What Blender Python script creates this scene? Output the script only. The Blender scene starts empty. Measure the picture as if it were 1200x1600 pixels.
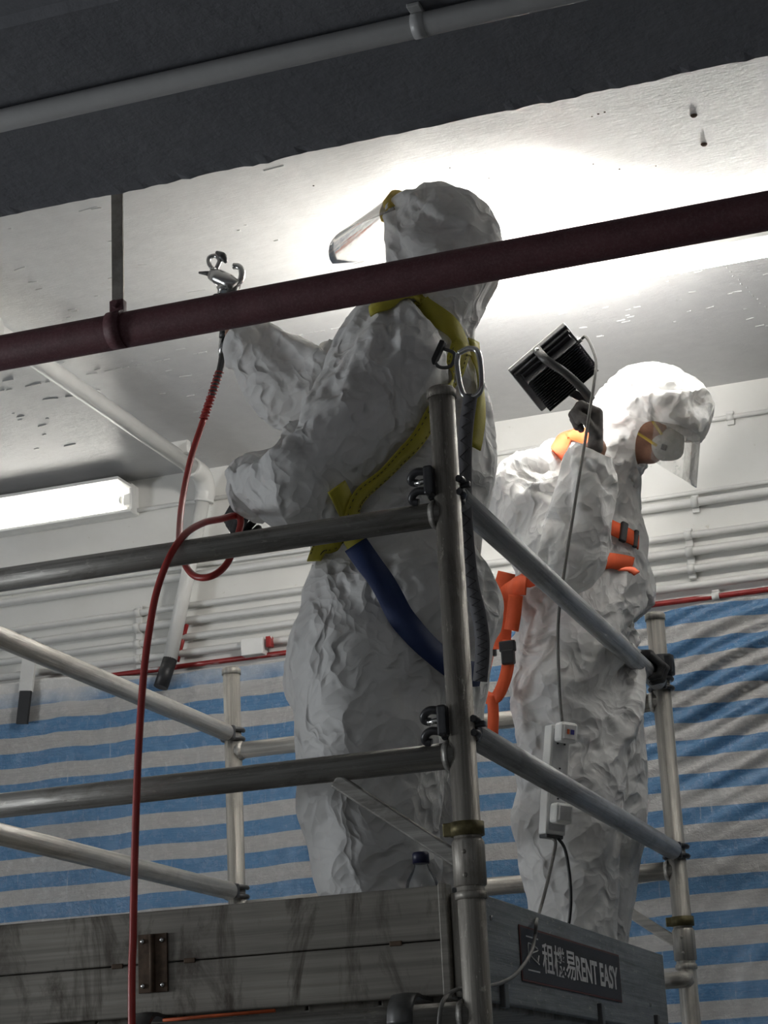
import bpy, bmesh, math, random
import numpy as np
from mathutils import Vector, Matrix
from mathutils.bvhtree import BVHTree

scene = bpy.context.scene
COL = scene.collection
rng = np.random.default_rng(7)
random.seed(7)
PI = math.pi

# ------------------------------------------------------------------ camera
CAM_F, CAM_P = 3168.574, (1.1421, -3.8009, 1.6)
CAM_R = np.array([0.94175106, 0.33301977, -0.04693382])
CAM_U = np.array([0.14238317, -0.26837462, 0.95273401])
CAM_D = np.array([-0.30468341, 0.90392085, 0.3001585])
cam = bpy.data.cameras.new('camera'); cam_ob = bpy.data.objects.new('camera', cam); COL.objects.link(cam_ob)
cam.sensor_fit = 'VERTICAL'; cam.sensor_height = 24.0; cam.sensor_width = 18.0
cam.lens = 24.0 * CAM_F / 1600.0
cam.clip_start = 0.05; cam.clip_end = 60
cam_ob.matrix_world = Matrix(((CAM_R[0], CAM_U[0], -CAM_D[0], CAM_P[0]),
                              (CAM_R[1], CAM_U[1], -CAM_D[1], CAM_P[1]),
                              (CAM_R[2], CAM_U[2], -CAM_D[2], CAM_P[2]), (0, 0, 0, 1)))
scene.camera = cam_ob
# ------------------------------------------------------------------ world, exposure
w = bpy.data.worlds.new('world'); scene.world = w; w.use_nodes = True
w.node_tree.nodes['Background'].inputs[0].default_value = (0.92, 0.96, 1.0, 1)
w.node_tree.nodes['Background'].inputs[1].default_value = 0.035
scene.view_settings.view_transform = 'Standard'; scene.view_settings.look = 'None'
scene.view_settings.gamma = 1.0; scene.view_settings.use_curve_mapping = False
scene.view_settings.exposure = 2.7
TUBE_POWER = 8.0       # emission strength of the fluorescent tubes
FLOOD_POWER = 44.0      # emission strength of the hand-held flood light
FILL_POWER = 1.2
SIDE_FILL_POWER = 5.8  # unseen panel added on the left wall as side fill        # emission strength of the added ceiling fill panels behind

# ------------------------------------------------------------------ helpers: positions
def ray(px, py):
    return (px - 600) / CAM_F * CAM_R - (py - 800) / CAM_F * CAM_U + CAM_D
CP = np.array(CAM_P)
def aty(px, py, Y):
    d = ray(px, py); return Vector(CP + d * ((Y - CP[1]) / d[1]))
def atx(px, py, X):
    d = ray(px, py); return Vector(CP + d * ((X - CP[0]) / d[0]))
def atz(px, py, Z):
    d = ray(px, py); return Vector(CP + d * ((Z - CP[2]) / d[2]))

# ------------------------------------------------------------------ helpers: objects
def obj(name, mesh, mat=None, parent=None, smooth=False):
    if isinstance(mesh, bmesh.types.BMesh):
        me = bpy.data.meshes.new(name); mesh.to_mesh(me); mesh.free()
    else:
        me = mesh
    if mat and not me.materials: me.materials.append(mat)
    if smooth: me.polygons.foreach_set('use_smooth', [True] * len(me.polygons))
    o = bpy.data.objects.new(name, me); COL.objects.link(o)
    if parent:
        o.parent = parent
        o.matrix_parent_inverse = Matrix.Translation(-Vector(parent.location))
    return o
def tag(o, label, cat, group=None, kind=None):
    if label: o['label'] = label
    if cat: o['category'] = cat
    if group: o['group'] = group
    if kind: o['kind'] = kind
    return o
def thing(name, label, cat, loc, group=None):
    o = bpy.data.objects.new(name, None); COL.objects.link(o); o.location = loc
    o.empty_display_size = 0.05
    return tag(o, label, cat, group)
def struct(name, bm, m, label=None, parent=None, smooth=False):
    o = obj(name, bm, m, parent, smooth)
    if not parent: o['kind'] = 'structure'
    if label: o['label'] = label
    return o
def addbox(bm, c, s, R=None, bev=0.0):
    r = bmesh.ops.create_cube(bm, size=1.0)
    vs = r['verts']
    M = Matrix.Translation(Vector(c)) @ (R.to_4x4() if R else Matrix.Identity(4)) @ Matrix.Diagonal((s[0], s[1], s[2], 1))
    bmesh.ops.transform(bm, matrix=M, verts=vs)
    if bev > 0:
        es = list({e for v in vs for e in v.link_edges})
        bmesh.ops.bevel(bm, geom=es, offset=bev, segments=2, affect='EDGES', profile=0.5)
    return bm
def box(c, s, R=None, bev=0.0):
    return addbox(bmesh.new(), c, s, R, bev)
def frame_of(d):
    d = Vector(d).normalized()
    a = Vector((0, 0, 1)) if abs(d.z) < 0.9 else Vector((1, 0, 0))
    x = a.cross(d).normalized(); y = d.cross(x)
    return x, y, d
def addcyl(bm, a, b, r, r2=None, n=24, caps=True):
    a = Vector(a); b = Vector(b); r2 = r if r2 is None else r2
    x, y, d = frame_of(b - a)
    A = []; B = []
    for i in range(n):
        t = 2 * PI * i / n; q = x * math.cos(t) + y * math.sin(t)
        A.append(bm.verts.new(a + q * r)); B.append(bm.verts.new(b + q * r2))
    for i in range(n):
        j = (i + 1) % n
        f = bm.faces.new((A[i], A[j], B[j], B[i])); f.smooth = True
    if caps:
        bm.faces.new(A[::-1]); bm.faces.new(B)
    return bm
def cyl(a, b, r, r2=None, n=24): return addcyl(bmesh.new(), a, b, r, r2, n)
def catmull(pts, per=10):
    P = [Vector(p) for p in pts]; P = [P[0] * 2 - P[1]] + P + [P[-1] * 2 - P[-2]]
    out = []
    for i in range(1, len(P) - 2):
        for k in range(per):
            t = k / per; p0, p1, p2, p3 = P[i - 1:i + 3]
            out.append(0.5 * ((2 * p1) + (p2 - p0) * t + (2 * p0 - 5 * p1 + 4 * p2 - p3) * t * t + (3 * p1 - p0 - 3 * p2 + p3) * t ** 3))
    out.append(P[-2]); return out
def addtube(bm, pts, r, n=12, rad=None):
    pts = [Vector(p) for p in pts]; rings = []
    T = [(pts[min(i + 1, len(pts) - 1)] - pts[max(i - 1, 0)]).normalized() for i in range(len(pts))]
    x, y, _ = frame_of(T[0])
    for i, p in enumerate(pts):
        x = (x - T[i] * x.dot(T[i])).normalized(); y = T[i].cross(x)
        rr = rad[i] if rad is not None else r
        rings.append([bm.verts.new(p + (x * math.cos(2 * PI * k / n) + y * math.sin(2 * PI * k / n)) * rr) for k in range(n)])
    for a, b in zip(rings, rings[1:]):
        for k in range(n):
            f = bm.faces.new((a[k], a[(k + 1) % n], b[(k + 1) % n], b[k])); f.smooth = True
    bm.faces.new(rings[0][::-1]); bm.faces.new(rings[-1])
    return bm
def tube(pts, r, n=12, rad=None): return addtube(bmesh.new(), pts, r, n, rad)
def addlathe(bm, base, axis, prof, n=24):
    x, y, d = frame_of(axis); base = Vector(base); rings = []
    for (r, h) in prof:
        rings.append([bm.verts.new(base + d * h + (x * math.cos(2 * PI * k / n) + y * math.sin(2 * PI * k / n)) * max(r, 1e-5)) for k in range(n)])
    for a, b in zip(rings, rings[1:]):
        for k in range(n):
            f = bm.faces.new((a[k], a[(k + 1) % n], b[(k + 1) % n], b[k])); f.smooth = True
    bm.faces.new(rings[0][::-1]); bm.faces.new(rings[-1])
    return bm
def lathe(base, axis, prof, n=24): return addlathe(bmesh.new(), base, axis, prof, n)
def ribbon(pts, nrm, width, th=0.003):
    """flat webbing: pts along the middle, nrm the outward normals"""
    bm = bmesh.new(); rows = []
    pts = [Vector(p) for p in pts]
    for i, p in enumerate(pts):
        t = (pts[min(i + 1, len(pts) - 1)] - pts[max(i - 1, 0)]).normalized()
        n = Vector(nrm[i]); n = (n - t * n.dot(t)).normalized(); s = t.cross(n)
        wd = width[i] if hasattr(width, '__len__') else width
        rows.append([bm.verts.new(p + s * wd / 2), bm.verts.new(p + s * wd / 2 + n * th),
                     bm.verts.new(p + n * th * 1.3), bm.verts.new(p - s * wd / 2 + n * th), bm.verts.new(p - s * wd / 2)])
    for a, b in zip(rows, rows[1:]):
        for k in range(5):
            f = bm.faces.new((a[k], a[(k + 1) % 5], b[(k + 1) % 5], b[k])); f.smooth = k in (1, 2)
    bm.faces.new(rows[0][::-1]); bm.faces.new(rows[-1])
    bmesh.ops.recalc_face_normals(bm, faces=bm.faces)
    return bm

# ------------------------------------------------------------------ helpers: materials
class MB:
    def __init__(s, name, rough=0.5, metal=0.0, color=(0.8, 0.8, 0.8), spec=0.5):
        s.m = bpy.data.materials.new(name); s.m.use_nodes = True
        s.nt = s.m.node_tree; s.b = s.nt.nodes['Principled BSDF']
        s.set('Base Color', (*color, 1)); s.set('Roughness', rough); s.set('Metallic', metal); s.set('Specular IOR Level', spec)
    def set(s, k, v): s.b.inputs[k].default_value = v
    def n(s, t, **kw):
        nd = s.nt.nodes.new(t)
        for k, v in kw.items():
            if k in nd.inputs.keys(): nd.inputs[k].default_value = v
            else: setattr(nd, k, v)
        return nd
    def l(s, a, b): s.nt.links.new(a, b)
    def coord(s, scale=(1, 1, 1), kind='Object', rot=(0, 0, 0)):
        tc = s.n('ShaderNodeTexCoord'); mp = s.n('ShaderNodeMapping')
        mp.inputs['Scale'].default_value = scale; mp.inputs['Rotation'].default_value = rot
        s.l(tc.outputs[kind], mp.inputs['Vector']); return mp.outputs['Vector']
    def noise(s, vec, scale, detail=4, rough=0.6, dist=0.0):
        nd = s.n('ShaderNodeTexNoise'); nd.inputs['Scale'].default_value = scale; nd.inputs['Detail'].default_value = detail
        nd.inputs['Roughness'].default_value = rough; nd.inputs['Distortion'].default_value = dist
        s.l(vec, nd.inputs['Vector']); return nd.outputs['Fac']
    def voro(s, vec, scale, feature='F1'):
        nd = s.n('ShaderNodeTexVoronoi', feature=feature); nd.inputs['Scale'].default_value = scale
        s.l(vec, nd.inputs['Vector']); return nd.outputs['Distance']
    def ramp(s, fac, stops):
        nd = s.n('ShaderNodeValToRGB'); e = nd.color_ramp.elements
        while len(e) < len(stops): e.new(0.5)
        for el, (p, c) in zip(e, stops):
            el.position = p; el.color = (*c, 1) if len(c) == 3 else c
        s.l(fac, nd.inputs['Fac']); return nd.outputs['Color']
    def mix(s, fac, a, b, blend='MIX'):
        nd = s.n('ShaderNodeMix', data_type='RGBA', blend_type=blend)
        for i, v in ((0, fac), (6, a), (7, b)):
            if hasattr(v, 'links') or hasattr(v, 'is_linked'): s.l(v, nd.inputs[i])
            else: nd.inputs[i].default_value = v if i == 0 else (*v, 1)
        return nd.outputs[2]
    def math(s, op, a, b=0.0, c=0.0):
        nd = s.n('ShaderNodeMath', operation=op)
        for i, v in enumerate((a, b, c)):
            if hasattr(v, 'is_linked'): s.l(v, nd.inputs[i])
            else: nd.inputs[i].default_value = v
        return nd.outputs[0]
    def color(s, c): s.l(c, s.b.inputs['Base Color'])
    def rough(s, c): s.l(c, s.b.inputs['Roughness'])
    def bump(s, h, strength=0.3, dist=0.01, prev=None):
        nd = s.n('ShaderNodeBump'); nd.inputs['Strength'].default_value = strength; nd.inputs['Distance'].default_value = dist
        s.l(h, nd.inputs['Height'])
        if prev: s.l(prev, nd.inputs['Normal'])
        s.l(nd.outputs['Normal'], s.b.inputs['Normal']); return nd.outputs['Normal']
def plain(name, color, rough=0.5, metal=0.0, var=0.15, nscale=30, bump=0.0, spec=0.5):
    m = MB(name, rough, metal, color, spec); v = m.coord()
    n = m.noise(v, nscale, 5)
    m.color(m.ramp(n, [(0.3, tuple(c * (1 - var) for c in color)), (0.7, tuple(min(1, c * (1 + var)) for c in color))]))
    if bump: m.bump(n, bump, 0.004)
    return m.m
M = {}
# painted concrete of the ceiling: whiter on the near bay, greyer beyond the joint
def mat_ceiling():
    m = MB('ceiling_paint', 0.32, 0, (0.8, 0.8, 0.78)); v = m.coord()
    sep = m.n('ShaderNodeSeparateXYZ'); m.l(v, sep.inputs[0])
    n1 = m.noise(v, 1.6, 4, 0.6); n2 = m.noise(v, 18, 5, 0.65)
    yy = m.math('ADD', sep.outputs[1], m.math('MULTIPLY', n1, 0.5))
    far_mask = m.n('ShaderNodeMapRange'); far_mask.inputs['From Min'].default_value = 1.45; far_mask.inputs['From Max'].default_value = 2.15
    m.l(yy, far_mask.inputs['Value'])
    near_tone = m.ramp(n2, [(0.35, (0.76, 0.755, 0.73)), (0.65, (0.82, 0.815, 0.79))])
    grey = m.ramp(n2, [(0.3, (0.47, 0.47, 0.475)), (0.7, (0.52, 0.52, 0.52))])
    c = m.mix(far_mask.outputs[0], near_tone, grey)
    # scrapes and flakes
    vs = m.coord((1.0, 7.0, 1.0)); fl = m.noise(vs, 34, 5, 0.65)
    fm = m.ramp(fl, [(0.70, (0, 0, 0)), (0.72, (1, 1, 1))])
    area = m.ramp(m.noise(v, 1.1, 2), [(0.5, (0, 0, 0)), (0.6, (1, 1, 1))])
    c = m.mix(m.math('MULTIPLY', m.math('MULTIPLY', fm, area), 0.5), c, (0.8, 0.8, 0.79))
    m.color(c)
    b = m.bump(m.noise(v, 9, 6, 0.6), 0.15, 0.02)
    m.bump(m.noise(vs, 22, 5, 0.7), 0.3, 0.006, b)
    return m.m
def mat_wall():
    m = MB('wall_paint', 0.45, 0); v = m.coord()
    n = m.noise(v, 2.2, 5, 0.6); n2 = m.noise(v, 26, 5, 0.6)
    c = m.ramp(n, [(0.3, (0.70, 0.69, 0.65)), (0.7, (0.78, 0.775, 0.75))])
    c = m.mix(m.ramp(n2, [(0.68, (0, 0, 0)), (0.74, (1, 1, 1))]), c, (0.6, 0.58, 0.52))
    m.color(c); b = m.bump(n2, 0.2, 0.004); m.bump(m.noise(v, 5, 3), 0.25, 0.02, b); return m.m
def mat_concrete(name, a, b):
    m = MB(name, 0.8, 0); v = m.coord()
    n = m.noise(v, 3, 6, 0.6); n2 = m.noise(v, 60, 6, 0.7)
    c = m.ramp(n, [(0.3, a), (0.7, b)]); m.color(m.mix(0.35, c, m.ramp(n2, [(0.2, a), (0.8, b)])))
    bb = m.bump(n2, 0.35, 0.004); m.bump(m.noise(v, 14, 4), 0.3, 0.01, bb); return m.m
def mat_alu(name, base=(0.42, 0.41, 0.39), axis=2, dirt=0.55, rough=0.42, dark=(0.10, 0.085, 0.07), metal=0.55, wear=0.35):
    """dull aluminium tube: extrusion lines along its axis, splashes and grime"""
    m = MB(name, rough, metal); sc = [55, 55, 55]; sc[axis] = 1.2
    v = m.coord(); vl = m.coord(tuple(sc))
    lines = m.noise(vl, 1.6, 4, 0.7); sp = [14, 14, 14]; sp[axis] = 5
    grime = m.noise(m.coord(tuple(sp)), 1.0, 6, 0.72, 0.6); fine = m.noise(v, 90, 5, 0.7)
    c = m.ramp(lines, [(0.3, tuple(x * 0.6 for x in base)), (0.7, tuple(min(1, x * 1.3) for x in base))])
    g = m.ramp(grime, [(0.5, (0, 0, 0)), (0.72, (dirt, dirt, dirt))])
    c = m.mix(g, c, dark)
    fl = [34, 34, 34]; fl[axis] = 12; flk = m.noise(m.coord(tuple(fl)), 2.2, 6, 0.75); s = m.ramp(flk, [(0.60, (0, 0, 0)), (0.64, (wear,) * 3)]); c = m.mix(s, c, (0.6, 0.57, 0.5))
    m.color(c); m.rough(m.ramp(grime, [(0.3, (rough - .08,) * 3), (0.7, (rough + .25,) * 3)]))
    b = m.bump(lines, 0.5, 0.003); b = m.bump(flk, 0.3, 0.003, b); m.bump(fine, 0.12, 0.002, b); return m.m
def mat_whitepipe(name='white_painted_pipe', col=(0.74, 0.735, 0.71)):
    m = MB(name, 0.38, 0); v = m.coord(); n = m.noise(v, 12, 5)
    m.color(m.ramp(n, [(0.3, tuple(c * 0.9 for c in col)), (0.7, col)])); m.bump(m.noise(v, 45, 4), 0.3, 0.003); return m.m
def mat_redpipe():
    m = MB('red_pipe_paint', 0.4, 0); v = m.coord((1, 1, 1)); n = m.noise(m.coord((4, 20, 20)), 1.3, 3)
    red = m.ramp(m.noise(v, 30), [(0.3, (0.22, 0.015, 0.015)), (0.7, (0.36, 0.03, 0.028))])
    m.color(m.mix(m.ramp(n, [(0.6, (0, 0, 0)), (0.64, (1, 1, 1))]), red, (0.75, 0.74, 0.72))); return m.m
def mat_purple():
    m = MB('maroon_pipe_paint', 0.6, 0); v = m.coord()
    n = m.noise(v, 16, 5, 0.7); n2 = m.noise(v, 180, 4, 0.7)
    c = m.ramp(n, [(0.3, (0.085, 0.028, 0.035)), (0.7, (0.14, 0.05, 0.06))])
    m.color(m.mix(m.ramp(n2, [(0.45, (0, 0, 0)), (0.75, (0.5, 0.5, 0.5))]), c, (0.2, 0.12, 0.12)))
    m.bump(n2, 0.3, 0.002); return m.m
def mat_tarp():
    m = MB('striped_tarpaulin', 0.34, 0, spec=0.6); v = m.coord()
    sep = m.n('ShaderNodeSeparateXYZ'); m.l(v, sep.inputs[0]); x, z = sep.outputs[0], sep.outputs[2]
    wob = m.math('MULTIPLY', m.math('SUBTRACT', m.noise(m.coord((1, 1, 0.4)), 2.0, 2), 0.5), 0.035)
    t = m.math('MULTIPLY', m.math('ADD', m.math('SUBTRACT', z, 3.13), wob), 1 / 0.111)
    fr = m.math('ABSOLUTE', m.math('SUBTRACT', m.math('FRACT', m.math('ADD', t, 100.5)), 0.5))
    st = m.n('ShaderNodeMapRange'); st.inputs['From Min'].default_value = 0.235; st.inputs['From Max'].default_value = 0.25; m.l(fr, st.inputs['Value'])
    wv = m.noise(m.coord((3, 3, 90)), 6, 3, 0.7); cr = m.noise(v, 35, 5, 0.7)
    blue = m.ramp(wv, [(0.3, (0.06, 0.15, 0.29)), (0.7, (0.12, 0.26, 0.45))])
    gry = m.ramp(wv, [(0.3, (0.34, 0.335, 0.325)), (0.7, (0.47, 0.46, 0.445))])
    c = m.mix(st.outputs[0], blue, gry)
    # pale scratches running down the cloth
    sc = m.noise(m.coord((90, 90, 6)), 1.0, 4, 0.75, 0.4); scm = m.ramp(sc, [(0.62, (0, 0, 0)), (0.72, (0.5, 0.5, 0.5))])
    c = m.mix(scm, c, (0.55, 0.58, 0.6))
    # white paint overspray along the top hem
    ov = m.math('ADD', m.math('MULTIPLY', m.math('SUBTRACT', z, 3.21), 9.0), m.math('MULTIPLY', m.math('SUBTRACT', m.noise(m.coord((1, 1, 1.3)), 3.5, 4, 0.6), 0.45), 2.2))
    left = m.n('ShaderNodeMapRange'); left.inputs['From Min'].default_value = -0.9; left.inputs['From Max'].default_value = -1.7; m.l(x, left.inputs['Value'])
    ovm = m.math('MULTIPLY', m.n('ShaderNodeClamp').outputs[0], 1.0)
    cl = m.n('ShaderNodeClamp'); m.l(ov, cl.inputs[0]); ovm = m.math('MULTIPLY', cl.outputs[0], left.outputs[0])
    c = m.mix(ovm, c, (0.62, 0.615, 0.6))
    m.color(c)
    m.rough(m.ramp(cr, [(0.3, (0.16, 0.16, 0.16)), (0.7, (0.34, 0.34, 0.34))]))
    b = m.bump(m.noise(v, 28, 6, 0.7, 0.5), 0.7, 0.008); b = m.bump(wv, 0.1, 0.002, b); m.bump(sc, 0.25, 0.003, b)
    return m.m
def mat_tyvek():
    m = MB('tyvek_fabric', 0.6, 0, (0.82, 0.82, 0.81), spec=0.35); v = m.coord()
    n = m.noise(v, 9, 4); m.color(m.ramp(n, [(0.3, (0.76, 0.76, 0.755)), (0.7, (0.84, 0.84, 0.83))]))
    wv = m.noise(v, 5, 3, 0.5); vv = m.n('ShaderNodeVectorMath', operation='ADD'); cmb = m.n('ShaderNodeCombineXYZ')
    m.l(m.math('MULTIPLY', wv, 0.35), cmb.inputs[0]); m.l(m.math('MULTIPLY', wv, 0.2), cmb.inputs[2]); m.l(v, vv.inputs[0]); m.l(cmb.outputs[0], vv.inputs[1])
    f1 = m.voro(vv.outputs[0], 11); f2 = m.voro(vv.outputs[0], 27)
    b = m.bump(f1, 0.75, 0.035); b = m.bump(f2, 0.6, 0.012, b); m.bump(m.noise(v, 160, 3), 0.08, 0.001, b)
    tl = m.n('ShaderNodeBsdfTranslucent'); tl.inputs[0].default_value = (0.8, 0.79, 0.77, 1); mx = m.n('ShaderNodeMixShader'); mx.inputs[0].default_value = 0.2
    m.l(m.b.outputs[0], mx.inputs[1]); m.l(tl.outputs[0], mx.inputs[2]); m.l(mx.outputs[0], m.nt.nodes['Material Output'].inputs[0])
    return m.m
def mat_emit(name, col, s):
    m = bpy.data.materials.new(name); m.use_nodes = True; nt = m.node_tree
    e = nt.nodes.new('ShaderNodeEmission'); e.inputs[0].default_value = (*col, 1); e.inputs[1].default_value = s
    nt.links.new(e.outputs[0], nt.nodes['Material Output'].inputs[0]); return m
def mat_glass(name, col=(1, 1, 1), alpha=0.15, rough=0.05):
    """thin clear plastic: mostly transparent with a faint body and gloss"""
    m = bpy.data.materials.new(name); m.use_nodes = True; nt = m.node_tree; nt.nodes.remove(nt.nodes['Principled BSDF'])
    tr = nt.nodes.new('ShaderNodeBsdfTransparent'); tr.inputs[0].default_value = (0.97, 0.97, 0.96, 1)
    di = nt.nodes.new('ShaderNodeBsdfDiffuse'); di.inputs[0].default_value = (*col, 1)
    tl = nt.nodes.new('ShaderNodeBsdfTranslucent'); tl.inputs[0].default_value = (*col, 1)
    ad = nt.nodes.new('ShaderNodeMixShader'); ad.inputs[0].default_value = 0.5; nt.links.new(di.outputs[0], ad.inputs[1]); nt.links.new(tl.outputs[0], ad.inputs[2])
    tc = nt.nodes.new('ShaderNodeTexCoord'); no = nt.nodes.new('ShaderNodeTexNoise'); no.inputs['Scale'].default_value = 45; no.inputs['Detail'].default_value = 6
    nt.links.new(tc.outputs['Object'], no.inputs['Vector'])
    mr = nt.nodes.new('ShaderNodeMapRange'); mr.inputs['From Min'].default_value = 0.35; mr.inputs['From Max'].default_value = 0.75
    mr.inputs['To Min'].default_value = alpha * 0.85; mr.inputs['To Max'].default_value = min(1, alpha * 1.25); nt.links.new(no.outputs['Fac'], mr.inputs['Value'])
    mx = nt.nodes.new('ShaderNodeMixShader'); nt.links.new(mr.outputs[0], mx.inputs[0]); nt.links.new(tr.outputs[0], mx.inputs[1]); nt.links.new(ad.outputs[0], mx.inputs[2])
    gl = nt.nodes.new('ShaderNodeBsdfGlossy'); gl.inputs['Roughness'].default_value = rough
    fr = nt.nodes.new('ShaderNodeFresnel'); fr.inputs[0].default_value = 1.22
    m2 = nt.nodes.new('ShaderNodeMixShader'); nt.links.new(fr.outputs[0], m2.inputs[0]); nt.links.new(mx.outputs[0], m2.inputs[1]); nt.links.new(gl.outputs[0], m2.inputs[2])
    nt.links.new(m2.outputs[0], nt.nodes['Material Output'].inputs[0]); return m
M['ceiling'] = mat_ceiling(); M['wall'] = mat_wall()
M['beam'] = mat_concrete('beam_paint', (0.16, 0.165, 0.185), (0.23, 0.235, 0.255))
M['floor'] = mat_concrete('floor_concrete', (0.13, 0.13, 0.13), (0.22, 0.22, 0.21))
M['hall'] = mat_concrete('hall_wall', (0.22, 0.22, 0.22), (0.30, 0.30, 0.30))
M['alu_z'] = mat_alu('scaffold_tube_upright', axis=2, base=(0.31, 0.29, 0.26), dirt=0.8, wear=0.75); M['alu_x'] = mat_alu('scaffold_tube_cross', axis=0, base=(0.31, 0.30, 0.28), dirt=0.7); M['alu_y'] = mat_alu('scaffold_tube_long', axis=1, base=(0.44, 0.45, 0.46), dirt=0.4)  # near frame: real grime, plus its shade put into the darker base
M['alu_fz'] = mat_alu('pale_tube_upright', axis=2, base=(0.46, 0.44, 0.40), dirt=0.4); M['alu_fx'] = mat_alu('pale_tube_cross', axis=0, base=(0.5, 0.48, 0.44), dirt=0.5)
M['whitepipe'] = mat_whitepipe(); M['redpipe'] = mat_redpipe(); M['purple'] = mat_purple(); M['tarp'] = mat_tarp(); M['tyvek'] = mat_tyvek()
M['greypipe'] = mat_whitepipe('grey_conduit_paint', (0.5, 0.5, 0.5))
M['black'] = plain('black_plastic', (0.018, 0.018, 0.02), 0.45); M['blackmetal'] = plain('black_powder_coat', (0.04, 0.04, 0.044), 0.33, 0.3, 0.2, 60, 0.1)
M['rust'] = plain('rusty_steel', (0.09, 0.06, 0.04), 0.7, 0.4, 0.4, 40, 0.3); M['steel'] = plain('bright_steel', (0.55, 0.55, 0.54), 0.25, 1.0, 0.1)
M['brass'] = plain('tarnished_clip', (0.13, 0.11, 0.05), 0.5, 0.6, 0.4, 50, 0.2)
M['white_plastic'] = plain('white_plastic', (0.78, 0.78, 0.76), 0.35, 0, 0.03, 20)
M['red_hose'] = plain('red_hose_rubber', (0.36, 0.03, 0.025), 0.38, 0, 0.15, 20); M['grey_cable'] = plain('grey_cable', (0.16, 0.155, 0.145), 0.5, 0, 0.2, 40); M['black_cable'] = plain('black_cable', (0.02, 0.02, 0.02), 0.45)
M['darkgrey'] = plain('dark_grey_metal', (0.10, 0.10, 0.10), 0.4, 0.5, 0.2)
M['orange_plastic'] = plain('orange_plastic', (0.65, 0.12, 0.03), 0.5)
# ================================================================== the setting
H, YW = 4.05, 2.76
XL, XR, YF = -6.0, 6.0, -9.0
struct('floor', box(((XL + XR) / 2, (YF + YW) / 2, -0.05), (XR - XL + .4, YW - YF + .4, 0.1)), M['floor'])
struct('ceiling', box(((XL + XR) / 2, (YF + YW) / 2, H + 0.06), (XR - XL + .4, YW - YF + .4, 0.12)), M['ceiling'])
struct('wall_back', box(((XL + XR) / 2, YW + 0.1, H / 2), (XR - XL + .4, 0.2, H)), M['wall'])
struct('wall_left', box((XL - 0.1, (YF + YW) / 2, H / 2), (0.2, YW - YF, H)), M['hall'])
struct('wall_right', box((XR + 0.1, (YF + YW) / 2, H / 2), (0.2, YW - YF, H)), M['hall'])
# no front wall: left out so soft world light fills from behind the viewer
# downstand beam with a chipped far arris
def beam():
    bm = bmesh.new(); xs = np.linspace(XL, XR, 700); rows = []
    n = np.cumsum(rng.normal(0, 1, 700)); n -= np.convolve(n, np.ones(40) / 40, 'same')
    chip = np.clip(n, -3, 3) * 0.0011 + rng.normal(0, 0.0007, 700)
    for x, c in zip(xs, chip):
        prof = [(-1.06, H), (-1.06, 3.515), (-1.045, 3.5), (-0.72, 3.5), (-0.43, 3.5), (-0.395 + abs(c), 3.5 + c), (-0.385, 3.507 + abs(c)), (-0.385, H)]
        rows.append([bm.verts.new((x, y, z)) for y, z in prof])
    for a, b in zip(rows, rows[1:]):
        for k in range(len(a) - 1): bm.faces.new((a[k], b[k], b[k + 1], a[k + 1]))
    bm.faces.new(rows[0]); bm.faces.new(rows[-1][::-1])
    return bm
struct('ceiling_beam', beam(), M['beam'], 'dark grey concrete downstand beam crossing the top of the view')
# formwork seam on the ceiling: a raised broken ridge of paint
bm = bmesh.new()
x = -3.2
while x < 2.0:
    L_ = random.uniform(0.008, 0.035)
    if random.random() < 0.75: addbox(bm, (x, 1.72 + 0.012 * math.sin(x * 1.7) + random.uniform(-.003, .003), H), (L_, 0.005, random.uniform(.002, .005)))
    x += L_ + random.uniform(0.002, 0.012)
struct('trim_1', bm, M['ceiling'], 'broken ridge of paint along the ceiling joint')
# short scraped ridges and flakes of paint, two empty anchor holes
bm = bmesh.new()
for (xa, xb, ya, yb_, n_) in ((-.35, .95, 1.66, 2.15, 60), (-2.7, -1.2, 1.0, 2.3, 60), (-1.6, -.6, .5, 1.4, 22), (.25, 1.0, 2.1, 2.5, 10)):
    for k in range(n_):
        cx_, cy_ = random.uniform(xa, xb), random.uniform(ya, yb_); L_ = random.uniform(.006, .03) * random.choice((1, 1, 2))
        addbox(bm, (cx_, cy_, H - .0005), (L_, random.uniform(.002, .004), random.uniform(.002, .005)), Matrix.Rotation(random.uniform(-.25, .25), 3, 'Z'))
for k in range(14):   # a thin crack line running towards the wall
    addbox(bm, (.36 + k * .006 + random.uniform(-.004, .004), 1.75 + k * .035, H - .0005), (.004, random.uniform(.008, .02), .003))
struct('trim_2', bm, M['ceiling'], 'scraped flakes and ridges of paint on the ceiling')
bm = bmesh.new()
for px_, py_ in ((1084, 180), (1100, 225)):
    c = atz(px_, py_, H); addlathe(bm, c, (0, 0, -1), [(.009, 0), (.0085, .002), (.006, .005), (.002, .006)], 12)
for px_, py_, r_ in ((703, 262, .002), (764, 278, .002), (927, 256, .002), (968, 264, .0025), (1025, 259, .002), (935, 178, .003), (945, 175, .003), (925, 182, .002), (490, 290, .0025)):
    c = atz(px_, py_, H); addlathe(bm, c, (0, 0, -1), [(r_, 0), (r_, .001), (r_ * .5, .0015)], 8)
struct('trim_3', bm, M['rust'], 'dark anchor stubs and specks on the ceiling')

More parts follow.
